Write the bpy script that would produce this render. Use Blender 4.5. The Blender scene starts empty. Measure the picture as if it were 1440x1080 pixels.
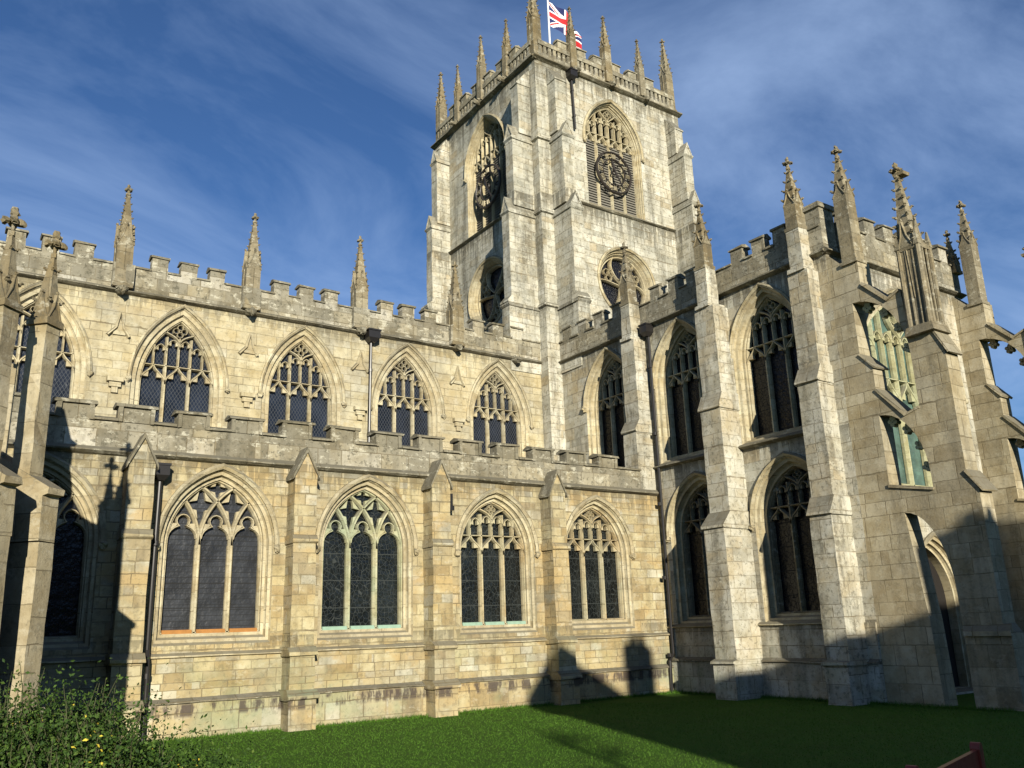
import bpy, math, random
from mathutils import Vector, Matrix
from mathutils.geometry import tessellate_polygon
rad = math.radians
SC = bpy.context.scene
COL = SC.collection

# ------------------------------------------------------------------ camera, sky, sun, exposure
cam_d = bpy.data.cameras.new('camera')
cam = bpy.data.objects.new('camera', cam_d)
COL.objects.link(cam)
cam.location = (0, 0, 2.0)
cam.rotation_euler = (rad(105.540), rad(1.873), rad(-34.361))
cam_d.sensor_width = 36.0
cam_d.lens = 36.0 * 1231.1 / 1440.0
cam_d.clip_start = 0.05
cam_d.clip_end = 3000
SC.camera = cam

SUN_AZ, SUN_EL = 21.0, 14.5            # degrees west of south, above the horizon
to_sun = Vector((-math.sin(rad(SUN_AZ)) * math.cos(rad(SUN_EL)), -math.cos(rad(SUN_AZ)) * math.cos(rad(SUN_EL)), math.sin(rad(SUN_EL))))
sun_d = bpy.data.lights.new('sun', 'SUN')
sun_d.energy = 5.0
sun_d.angle = rad(0.5)
sun_d.color = (1.0, 0.935, 0.79)
sun = bpy.data.objects.new('sun', sun_d)
COL.objects.link(sun)
sun.rotation_euler = to_sun.to_track_quat('Z', 'Y').to_euler()

world = bpy.data.worlds.new('World')
SC.world = world
world.use_nodes = True
wn, wl = world.node_tree.nodes, world.node_tree.links
wn.clear()
wout = wn.new('ShaderNodeOutputWorld')
wbg = wn.new('ShaderNodeBackground')
wbg.inputs['Strength'].default_value = 0.05
sky = wn.new('ShaderNodeTexSky')
sky.sky_type = 'NISHITA'
sky.sun_disc = False
sky.sun_elevation = rad(SUN_EL)
sky.sun_rotation = rad(180 + SUN_AZ)
sky.altitude = 0
sky.air_density = 1.0
sky.dust_density = 0.15
sky.ozone_density = 3.0
wtc = wn.new('ShaderNodeTexCoord')
wsep = wn.new('ShaderNodeSeparateXYZ')
wl.new(wtc.outputs['Generated'], wsep.inputs[0])
def wmath(op, a, b=None):
    n = wn.new('ShaderNodeMath'); n.operation = op
    for i, v in enumerate((a, b)):
        if v is None: continue
        if isinstance(v, (int, float)): n.inputs[i].default_value = v
        else: wl.new(v, n.inputs[i])
    return n.outputs[0]
zz = wmath('MAXIMUM', wmath('ADD', wsep.outputs['Z'], 0.12), 0.06)
cmb = wn.new('ShaderNodeCombineXYZ')
wl.new(wmath('DIVIDE', wsep.outputs['X'], zz), cmb.inputs['X'])
wl.new(wmath('DIVIDE', wsep.outputs['Y'], zz), cmb.inputs['Y'])
mp = wn.new('ShaderNodeMapping')
mp.inputs['Rotation'].default_value = (0, 0, rad(-48))
mp.inputs['Scale'].default_value = (0.72, 1.0, 1.0)
wl.new(cmb.outputs[0], mp.inputs['Vector'])
cn = wn.new('ShaderNodeTexNoise')
cn.inputs['Scale'].default_value = 1.5
cn.inputs['Detail'].default_value = 7
cn.inputs['Roughness'].default_value = 0.6
cn.inputs['Distortion'].default_value = 0.8
wl.new(mp.outputs[0], cn.inputs['Vector'])
cr = wn.new('ShaderNodeValToRGB')
cr.color_ramp.elements[0].position = 0.40
cr.color_ramp.elements[0].color = (0, 0, 0, 1)
cr.color_ramp.elements[1].position = 0.78
cr.color_ramp.elements[1].color = (1, 1, 1, 1)
wl.new(cn.outputs['Fac'], cr.inputs[0])
wmix = wn.new('ShaderNodeMix')
wmix.data_type = 'RGBA'
wl.new(wmath('MULTIPLY', cr.outputs[0], 0.55), wmix.inputs['Factor'])
wtint = wn.new('ShaderNodeMix'); wtint.data_type = 'RGBA'; wtint.blend_type = 'MULTIPLY'; wtint.inputs[0].default_value = 1.0
wl.new(sky.outputs[0], wtint.inputs[6]); wtint.inputs[7].default_value = (0.80, 1.06, 1.44, 1)
wl.new(wtint.outputs[2], wmix.inputs[6])
wmix.inputs[7].default_value = (5.9, 8.1, 12.2, 1)
wl.new(wmix.outputs[2], wbg.inputs['Color'])
wl.new(wbg.outputs[0], wout.inputs['Surface'])

SC.view_settings.view_transform = 'Standard'
SC.view_settings.look = 'None'
SC.view_settings.exposure = 0.66
SC.view_settings.gamma = 1.0
SC.cycles.diffuse_bounces = 1
random.seed(7)

# ------------------------------------------------------------------ materials
class NT:
    def __init__(s, name):
        s.m = bpy.data.materials.new(name); s.m.use_nodes = True
        s.t = s.m.node_tree; s.n = s.t.nodes; s.l = s.t.links; s.n.clear()
        s.out = s.n.new('ShaderNodeOutputMaterial'); s.p = s.n.new('ShaderNodeBsdfPrincipled')
        s.l.new(s.p.outputs[0], s.out.inputs['Surface'])
    def put(s, sock, v):
        if isinstance(v, (int, float)): sock.default_value = v
        elif isinstance(v, (tuple, list)):
            sock.default_value = tuple(v) + ((1,) if len(v) == 3 and len(sock.default_value) == 4 else ())
        else: s.l.new(v, sock)
    def math(s, op, a, b=0.0, c=0.0, clamp=False):
        n = s.n.new('ShaderNodeMath'); n.operation = op; n.use_clamp = clamp
        for i, v in enumerate((a, b, c)): s.put(n.inputs[i], v)
        return n.outputs[0]
    def mix(s, f, a, b, mode='MIX'):
        n = s.n.new('ShaderNodeMix'); n.data_type = 'RGBA'; n.blend_type = mode; n.clamp_factor = True
        s.put(n.inputs[0], f); s.put(n.inputs[6], a); s.put(n.inputs[7], b)
        return n.outputs[2]
    def noise(s, vec, scale, detail=4, rough=0.55, dist=0.0):
        n = s.n.new('ShaderNodeTexNoise')
        n.inputs['Scale'].default_value = scale; n.inputs['Detail'].default_value = detail
        n.inputs['Roughness'].default_value = rough; n.inputs['Distortion'].default_value = dist
        if vec is not None: s.l.new(vec, n.inputs['Vector'])
        return n.outputs['Fac']
    def ramp(s, f, stops, interp='LINEAR'):
        n = s.n.new('ShaderNodeValToRGB'); e = n.color_ramp.elements; n.color_ramp.interpolation = interp
        while len(e) < len(stops): e.new(0.5)
        for i, (p, c) in enumerate(stops):
            e[i].position = p
            e[i].color = (tuple(c) + (1,)) if isinstance(c, (tuple, list)) else (c, c, c, 1)
        s.put(n.inputs[0], f)
        return n.outputs[0]
    def xyz(s, x, y, z):
        n = s.n.new('ShaderNodeCombineXYZ')
        for i, v in enumerate((x, y, z)): s.put(n.inputs[i], v)
        return n.outputs[0]
    def vmul(s, v, k):
        n = s.n.new('ShaderNodeVectorMath'); n.operation = 'MULTIPLY'
        s.put(n.inputs[0], v); n.inputs[1].default_value = k
        return n.outputs[0]
    def bump(s, h, strength, dist):
        n = s.n.new('ShaderNodeBump'); n.inputs['Strength'].default_value = strength; n.inputs['Distance'].default_value = dist
        s.put(n.inputs['Height'], h)
        s.l.new(n.outputs[0], s.p.inputs['Normal'])

def uvw(nt):
    g = nt.n.new('ShaderNodeNewGeometry')
    sp = nt.n.new('ShaderNodeSeparateXYZ'); nt.l.new(g.outputs['Position'], sp.inputs[0])
    sn = nt.n.new('ShaderNodeSeparateXYZ'); nt.l.new(g.outputs['True Normal'], sn.inputs[0])
    isx = nt.math('GREATER_THAN', nt.math('ABSOLUTE', sn.outputs['X']), nt.math('ABSOLUTE', sn.outputs['Y']))
    u = nt.math('ADD', nt.math('MULTIPLY', sp.outputs['Y'], isx), nt.math('MULTIPLY', sp.outputs['X'], nt.math('SUBTRACT', 1.0, isx)))
    return g.outputs['Position'], u, sp.outputs['Z'], sn.outputs['Z'], isx

def stone(name, palette, bw=0.62, rh=0.3, mortar=(0.16, 0.13, 0.08), msize=0.012, grey=0.5, grey_col=(0.25, 0.24, 0.2), streak=0.5, streak_col=(0.07, 0.065, 0.05), algae=0.0, bumpk=0.6, lichen=0.15, msoft=0.35, base_stain=False, drips=(), patch=None, patch_amt=0.6):
    nt = NT(name)
    P, u, v, nz, isx = uvw(nt)
    # uneven course heights: the height coordinate is warped before the bond is laid out
    wv = nt.noise(nt.xyz(nt.math('MULTIPLY', isx, 7.3), 3.1, v), 0.9, 2, 0.5)
    vv = nt.math('ADD', v, nt.math('MULTIPLY', wv, 1.1))
    jit = nt.math('MULTIPLY', nt.math('SUBTRACT', nt.noise(P, 5.0, 3), 0.5), 0.035)
    def bond(w_, h_, off, sq):
        b = nt.n.new('ShaderNodeTexBrick')
        nt.l.new(nt.xyz(nt.math('ADD', nt.math('ADD', u, jit), nt.math('MULTIPLY', isx, 0.37)), nt.math('ADD', vv, jit), 0.0), b.inputs['Vector'])
        b.offset = off; b.offset_frequency = 2; b.squash = sq; b.squash_frequency = 3
        b.inputs['Color1'].default_value = (0, 0, 0, 1); b.inputs['Color2'].default_value = (1, 1, 1, 1); b.inputs['Mortar'].default_value = (0.5, 0.5, 0.5, 1)
        b.inputs['Scale'].default_value = 1.0; b.inputs['Mortar Size'].default_value = msize; b.inputs['Mortar Smooth'].default_value = msoft
        b.inputs['Brick Width'].default_value = w_; b.inputs['Row Height'].default_value = h_; b.inputs['Bias'].default_value = 0.0
        return b
    b1, b2 = bond(bw, rh, 0.42, 1.45), bond(bw * 1.75, rh, 0.31, 0.7)
    pick = nt.math('GREATER_THAN', nt.noise(nt.xyz(nt.math('MULTIPLY', u, 0.35), nt.math('FLOOR', nt.math('DIVIDE', vv, rh)), isx), 1.3, 1), 0.53)
    bfac = nt.math('ADD', nt.math('MULTIPLY', b1.outputs['Fac'], nt.math('SUBTRACT', 1.0, pick)), nt.math('MULTIPLY', b2.outputs['Fac'], pick))
    btone = nt.mix(pick, b1.outputs['Color'], b2.outputs['Color'])
    col = nt.ramp(btone, palette)
    # tone drift inside a block
    n1 = nt.noise(P, 2.2, 6, 0.65)
    col = nt.mix(nt.ramp(n1, [(0.36, 0.75), (0.6, 0.0)]), col, nt.mix(1.0, col, (0.66, 0.60, 0.48), 'MULTIPLY'))
    n2 = nt.noise(P, 0.55, 5, 0.6, 0.4)
    col = nt.mix(nt.math('MULTIPLY', nt.ramp(n2, [(0.42, 0.0), (0.62, 1.0)]), grey), col, grey_col)
    # rain streaks
    ns = nt.noise(nt.vmul(P, (2.6, 2.6, 0.22)), 1.0, 6, 0.6)
    ng = nt.noise(P, 14.0, 5, 0.7)
    sm = nt.math('MULTIPLY', nt.ramp(ns, [(0.50, 0.0), (0.66, 1.0)]), nt.ramp(ng, [(0.35, 0.45), (0.6, 1.0)]))
    col = nt.mix(nt.math('MULTIPLY', sm, streak), col, streak_col)
    if patch:
        npch = nt.noise(nt.vmul(P, (0.5, 0.5, 0.8)), 1.0, 4, 0.65, 0.5)
        col = nt.mix(nt.math('MULTIPLY', nt.ramp(npch, [(0.50, 0.0), (0.60, 1.0)]), nt.math('MULTIPLY', nt.ramp(btone, [(0.25, 0.35), (0.6, 1.0)]), patch_amt)), col, patch)
    for z_, len_, amt in drips:
        nd = nt.noise(nt.xyz(nt.math('MULTIPLY', u, 5.0), isx, nt.math('MULTIPLY', v, 0.35)), 1.0, 6, 0.7)
        t_ = nt.math('DIVIDE', nt.math('SUBTRACT', z_, v), len_)
        msk = nt.math('MULTIPLY', nt.math('GREATER_THAN', t_, 0.0), nt.math('GREATER_THAN', nd, nt.math('ADD', 0.43, nt.math('MULTIPLY', t_, 0.2))))
        msk = nt.math('MULTIPLY', msk, nt.math('SUBTRACT', 1.0, t_, clamp=True), clamp=True)
        col = nt.mix(nt.math('MULTIPLY', msk, amt), col, streak_col)
    # lichen speckle
    nl = nt.noise(P, 9.0, 7, 0.75)
    col = nt.mix(nt.math('MULTIPLY', nt.ramp(nl, [(0.53, 0.0), (0.60, 1.0)]), lichen * 2.2), col, (0.10, 0.095, 0.07))
    nw = nt.noise(nt.vmul(P, (1.0, 1.0, 1.7)), 3.3, 7, 0.75)
    col = nt.mix(nt.math('MULTIPLY', nt.ramp(nw, [(0.55, 0.0), (0.62, 1.0)]), lichen * 1.8), col, (0.62, 0.6, 0.5))
    # soot and lichen on ledges that face the sky
    col = nt.mix(nt.math('MULTIPLY', nt.ramp(nz, [(0.25, 0.0), (0.55, 1.0)]), 0.75), col, (0.15, 0.14, 0.11))
    if algae:
        na = nt.noise(P, 0.8, 5, 0.6)
        low = nt.ramp(nt.math('MULTIPLY', v, 0.1), [(0.02, 1.0), (0.22, 0.0)])
        col = nt.mix(nt.math('MULTIPLY', nt.math('MULTIPLY', low, nt.ramp(na, [(0.5, 0.0), (0.66, 1.0)])), algae), col, (0.24, 0.32, 0.2))
    if base_stain:
        nb = nt.noise(nt.xyz(nt.math('MULTIPLY', u, 2.2), 0.0, nt.math('MULTIPLY', v, 0.6)), 1.6, 5, 0.7)
        band = nt.ramp(nt.math('MULTIPLY', v, 0.5), [(0.2, 0.0), (0.235, 1.0), (0.33, 1.0), (0.36, 0.0)])
        col = nt.mix(nt.math('MULTIPLY', nt.math('MULTIPLY', band, nt.ramp(nb, [(0.46, 0.0), (0.54, 1.0)])), 0.85), col, (0.07, 0.055, 0.055))
    col = nt.mix(nt.math('MULTIPLY', bfac, nt.ramp(nt.noise(P, 1.7, 4, 0.6), [(0.38, 0.3), (0.62, 0.85)])), col, mortar)
    col = nt.mix(1.0, col, (0.80, 0.785, 0.74), 'MULTIPLY')
    nt.put(nt.p.inputs['Base Color'], col)
    nt.p.inputs['Roughness'].default_value = 0.92
    nt.p.inputs['Specular IOR Level'].default_value = 0.15
    h = nt.math('ADD', nt.math('MULTIPLY', nt.math('SUBTRACT', 1.0, bfac), 0.5),
                nt.math('ADD', nt.math('MULTIPLY', nl, 0.55), nt.math('MULTIPLY', nt.noise(P, 30.0, 4, 0.7), 0.3)))
    h = nt.math('ADD', h, nt.math('MULTIPLY', btone, 0.25))
    nt.bump(h, bumpk, 0.03)
    return nt.m

PAL_WARM = [(0.0, (0.37, 0.29, 0.16)), (0.16, (0.47, 0.39, 0.23)), (0.40, (0.54, 0.47, 0.29)), (0.66, (0.58, 0.52, 0.34)), (0.82, (0.50, 0.40, 0.21)), (0.90, (0.44, 0.41, 0.32)), (1.0, (0.68, 0.65, 0.52))]
PAL_CLER = [(0.0, (0.50, 0.43, 0.27)), (0.3, (0.58, 0.52, 0.36)), (0.7, (0.61, 0.56, 0.40)), (0.9, (0.50, 0.46, 0.35)), (1.0, (0.68, 0.65, 0.53))]
PAL_PALE = [(0.0, (0.42, 0.41, 0.35)), (0.2, (0.57, 0.56, 0.49)), (0.5, (0.66, 0.645, 0.57)), (0.8, (0.60, 0.58, 0.50)), (0.94, (0.50, 0.44, 0.32)), (1.0, (0.76, 0.755, 0.70))]
PAL_GREY = [(0.0, (0.22, 0.20, 0.15)), (0.4, (0.33, 0.31, 0.25)), (0.75, (0.42, 0.38, 0.28)), (1.0, (0.56, 0.54, 0.48))]
PAL_BROWN = [(0.0, (0.21, 0.17, 0.10)), (0.5, (0.29, 0.24, 0.15)), (1.0, (0.36, 0.315, 0.215))]
PAL_PORCH = [(0.0, (0.38, 0.32, 0.21)), (0.5, (0.48, 0.42, 0.29)), (1.0, (0.56, 0.50, 0.37))]
M = {}
M['warm'] = stone('warm_limestone', PAL_WARM, 0.40, 0.235, grey=0.45, streak=0.4, algae=0.5, base_stain=True, drips=((5.86, 1.0, 0.55), (2.0, 0.5, 0.5)), patch=(0.47, 0.34, 0.16), patch_amt=0.7)
M['cler'] = stone('cream_limestone', PAL_CLER, 0.62, 0.27, grey=0.5, streak=0.35, msize=0.009, drips=((11.4, 0.7, 0.5),), patch=(0.50, 0.39, 0.20), patch_amt=0.4)
M['pale'] = stone('pale_limestone', PAL_PALE, 0.58, 0.31, grey=0.6, grey_col=(0.33, 0.33, 0.29), streak=0.75, lichen=0.24, drips=((24.3, 1.8, 0.7), (18.3, 1.6, 0.7), (13.6, 0.9, 0.6)))
M['tran'] = stone('transept_limestone', PAL_PALE, 0.58, 0.36, grey=0.4, streak=0.6, lichen=0.22, algae=0.3, drips=((11.4, 1.2, 0.7), (6.7, 0.7, 0.6), (1.9, 0.6, 0.6)), patch=(0.46, 0.36, 0.20), patch_amt=0.35)
M['tranb'] = stone('transept_buttress_limestone', PAL_PALE, 0.58, 0.36, grey=0.4, streak=0.7, lichen=0.26, algae=0.3, patch=(0.46, 0.36, 0.20), patch_amt=0.35)
M['parapet'] = stone('weathered_parapet_stone', PAL_GREY, 0.62, 0.38, grey=0.5, streak=0.5, lichen=0.35)
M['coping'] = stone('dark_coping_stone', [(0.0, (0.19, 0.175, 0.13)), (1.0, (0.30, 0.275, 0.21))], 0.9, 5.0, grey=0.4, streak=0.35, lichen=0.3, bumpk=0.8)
M['brown'] = stone('brown_carved_stone', PAL_BROWN, 2.2, 0.45, msize=0.006, grey=0.45, streak=0.5, lichen=0.25, bumpk=0.8)
M['screen'] = stone('brown_buttress_stone', PAL_PORCH, 0.55, 0.36, grey=0.35, streak=0.4, lichen=0.12)
M['porch'] = stone('tan_porch_stone', PAL_PORCH, 0.75, 0.42, msize=0.007, grey=0.3, streak=0.35)
M['dress'] = stone('dressed_window_stone', [(0.0, (0.47, 0.40, 0.26)), (0.5, (0.58, 0.51, 0.35)), (1.0, (0.63, 0.58, 0.42))], 0.9, 0.34, msize=0.006, grey=0.3, streak=0.3, lichen=0.14, bumpk=0.4)
M['dress_green'] = stone('green_stained_window_stone', [(0.0, (0.40, 0.40, 0.26)), (0.5, (0.52, 0.50, 0.33)), (1.0, (0.58, 0.55, 0.38))], 0.9, 0.34, msize=0.006, grey=0.5, grey_col=(0.30, 0.40, 0.30), streak=0.25, bumpk=0.4)
M['dress_orange'] = stone('orange_window_stone', [(0.0, (0.46, 0.35, 0.20)), (0.5, (0.54, 0.44, 0.27)), (1.0, (0.59, 0.51, 0.34))], 0.9, 0.34, msize=0.006, grey=0.55, grey_col=(0.42, 0.44, 0.33), streak=0.3, bumpk=0.4)
M['verdigris'] = stone('verdigris_window_stone', [(0.0, (0.48, 0.47, 0.28)), (1.0, (0.56, 0.55, 0.36))], 0.9, 0.4, msize=0.006, grey=0.35, grey_col=(0.32, 0.42, 0.32), streak=0.1, bumpk=0.3)

def simple(name, col, rough=0.6, metal=0.0, spec=0.4, var=0.3, scale=6.0, bumpk=0.0):
    nt = NT(name)
    g = nt.n.new('ShaderNodeNewGeometry')
    n = nt.noise(g.outputs['Position'], scale, 6, 0.65)
    nt.put(nt.p.inputs['Base Color'], nt.mix(nt.math('MULTIPLY', n, var * 2), col, tuple(c * 0.45 for c in col)))
    nt.p.inputs['Roughness'].default_value = rough; nt.p.inputs['Metallic'].default_value = metal
    nt.p.inputs['Specular IOR Level'].default_value = spec
    if bumpk: nt.bump(n, bumpk, 0.02)
    return nt.m
M['iron'] = simple('black_painted_iron', (0.02, 0.018, 0.017), 0.35)
M['clockmetal'] = simple('dark_clock_iron', (0.035, 0.028, 0.022), 0.5)
M['gilt'] = simple('worn_gilt', (0.36, 0.31, 0.2), 0.5, 0.2)
M['louvre'] = simple('weathered_louvre_slate', (0.20, 0.185, 0.15), 0.8)
M['rust'] = simple('rust_stained_sill', (0.42, 0.19, 0.05), 0.9, var=0.5, scale=9)
M['verdi_sill'] = simple('copper_stained_sill', (0.30, 0.44, 0.33), 0.9, var=0.5, scale=7)
M['dark'] = simple('dark_interior', (0.008, 0.008, 0.008), 0.9, spec=0.05)
M['lead'] = simple('lead_roof', (0.17, 0.18, 0.19), 0.6, bumpk=0.2)
M['white_metal'] = simple('white_painted_pole', (0.75, 0.75, 0.75), 0.4, var=0.1)
M['flag_red'] = simple('flag_red_cloth', (0.48, 0.018, 0.022), 0.8, var=0.15)
M['flag_white'] = simple('flag_white_cloth', (0.78, 0.78, 0.78), 0.8, var=0.1)
M['flag_blue'] = simple('flag_blue_cloth', (0.012, 0.02, 0.10), 0.8, var=0.15)
M['redwood'] = simple('red_stained_wood', (0.26, 0.04, 0.022), 0.35, scale=9, var=0.5, bumpk=0.3)
M['brick'] = simple('red_brick_wall', (0.30, 0.13, 0.08), 0.9, bumpk=0.4)
M['tile'] = simple('clay_roof_tile', (0.22, 0.09, 0.06), 0.85, bumpk=0.5)
M['shade_door'] = simple('shade_dark_door', (0.012, 0.009, 0.007), 0.7, scale=12, bumpk=0.5)  # near-black colour stands in for the shade behind the screen
M['bark'] = simple('grey_bark', (0.11, 0.085, 0.06), 0.9, scale=18, bumpk=0.8)
M['stem'] = simple('green_brown_stem', (0.07, 0.075, 0.03), 0.8)

def glass(name, kind, col=(0.012, 0.014, 0.017), lead=(0.05, 0.05, 0.05), rough=0.12, spec=0.45):
    nt = NT(name)
    P, u, v, nz, isx = uvw(nt)
    if kind == 'diamond':
        s = 10.0
        a = nt.math('FRACT', nt.math('MULTIPLY', nt.math('ADD', u, nt.math('MULTIPLY', v, 0.62)), s))
        b = nt.math('FRACT', nt.math('MULTIPLY', nt.math('SUBTRACT', u, nt.math('MULTIPLY', v, 0.62)), s))
        la = nt.math('LESS_THAN', nt.math('ABSOLUTE', nt.math('SUBTRACT', a, 0.5)), 0.07)
        lb = nt.math('LESS_THAN', nt.math('ABSOLUTE', nt.math('SUBTRACT', b, 0.5)), 0.07)
        line = nt.math('MAXIMUM', la, lb)
    elif kind == 'bars':
        a = nt.math('FRACT', nt.math('MULTIPLY', v, 8.5))
        la = nt.math('LESS_THAN', a, 0.10)
        b = nt.math('FRACT', nt.math('MULTIPLY', v, 1.9))
        line = nt.math('MAXIMUM', la, nt.math('LESS_THAN', b, 0.04))
    else:
        vo = nt.n.new('ShaderNodeTexVoronoi'); vo.feature = 'DISTANCE_TO_EDGE'; vo.inputs['Scale'].default_value = 10.0
        nt.l.new(nt.xyz(u, nt.math('MULTIPLY', v, 0.8), 0.0), vo.inputs['Vector'])
        la = nt.math('LESS_THAN', vo.outputs['Distance'], 0.035)
        b = nt.math('FRACT', nt.math('MULTIPLY', v, 1.55))
        line = nt.math('MAXIMUM', la, nt.math('LESS_THAN', b, 0.035))
    n = nt.noise(P, 1.6, 4)
    base = nt.mix(nt.ramp(n, [(0.4, 0.0), (0.7, 1.0)]), col, tuple(c * 2.6 for c in col))
    nt.put(nt.p.inputs['Base Color'], nt.mix(nt.math('MULTIPLY', line, 0.8), base, lead))
    nt.put(nt.p.inputs['Roughness'], nt.math('ADD', nt.math('MULTIPLY', line, 0.5), rough))
    nt.p.inputs['Specular IOR Level'].default_value = spec
    nt.bump(nt.math('ADD', nt.math('MULTIPLY', nt.noise(P, 7.0, 2), 1.6), nt.math('MULTIPLY', line, 0.5)), 0.45, 0.025)
    return nt.m
M['gl_diamond'] = glass('diamond_leaded_glass', 'diamond', (0.006, 0.008, 0.013), (0.05, 0.055, 0.062), 0.22, 0.35)
M['gl_bars'] = glass('barred_leaded_glass', 'bars', (0.013, 0.014, 0.016), (0.006, 0.006, 0.006), 0.35)
M['gl_web'] = glass('figured_leaded_glass', 'web', (0.005, 0.006, 0.006), (0.022, 0.027, 0.025), 0.16, 0.4)
M['gl_dark'] = glass('dark_leaded_glass', 'web', (0.004, 0.004, 0.005), (0.008, 0.008, 0.008), 0.25, 0.3)
M['gl_green'] = glass('green_plate_glass', 'bars', (0.05, 0.085, 0.07), (0.08, 0.12, 0.10), 0.3)

def leaf_mat(name, stops, trans=0.25):
    nt = NT(name)
    g = nt.n.new('ShaderNodeNewGeometry')
    n = nt.noise(g.outputs['Position'], 3.0, 3)
    r = nt.math('ADD', nt.math('MULTIPLY', g.outputs['Random Per Island'], 0.75), nt.math('MULTIPLY', n, 0.25))
    nt.put(nt.p.inputs['Base Color'], nt.ramp(r, stops))
    nt.p.inputs['Roughness'].default_value = 0.65
    nt.p.inputs['Specular IOR Level'].default_value = 0.15
    return nt.m
M['leaf'] = leaf_mat('shrub_leaves', [(0.0, (0.012, 0.028, 0.006)), (0.5, (0.030, 0.062, 0.010)), (0.82, (0.06, 0.105, 0.018)), (0.94, (0.10, 0.13, 0.025)), (1.0, (0.16, 0.12, 0.03))])
M['yellow'] = leaf_mat('yellow_leaves', [(0.0, (0.42, 0.34, 0.03)), (1.0, (0.55, 0.45, 0.06))])
M['blade'] = leaf_mat('grass_blades', [(0.0, (0.040, 0.095, 0.009)), (0.5, (0.056, 0.128, 0.011)), (0.9, (0.078, 0.155, 0.017)), (1.0, (0.12, 0.16, 0.035))])
M['treeleaf'] = leaf_mat('tree_leaves', [(0.0, (0.03, 0.05, 0.012)), (1.0, (0.08, 0.10, 0.03))])
def lawn_mat():
    nt = NT('mown_lawn')
    g = nt.n.new('ShaderNodeNewGeometry'); P = g.outputs['Position']
    n = nt.noise(P, 1.1, 6, 0.7); n2 = nt.noise(P, 22.0, 5, 0.75)
    c = nt.ramp(n2, [(0.3, (0.03, 0.075, 0.008)), (0.55, (0.055, 0.125, 0.013)), (0.75, (0.085, 0.16, 0.024))])
    c = nt.mix(nt.ramp(n, [(0.4, 0.0), (0.7, 0.55)]), c, (0.05, 0.075, 0.014))
    nt.put(nt.p.inputs['Base Color'], c); nt.p.inputs['Roughness'].default_value = 0.95; nt.p.inputs['Specular IOR Level'].default_value = 0.1
    nt.bump(n2, 0.9, 0.05)
    return nt.m
M['lawn'] = lawn_mat()

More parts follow.
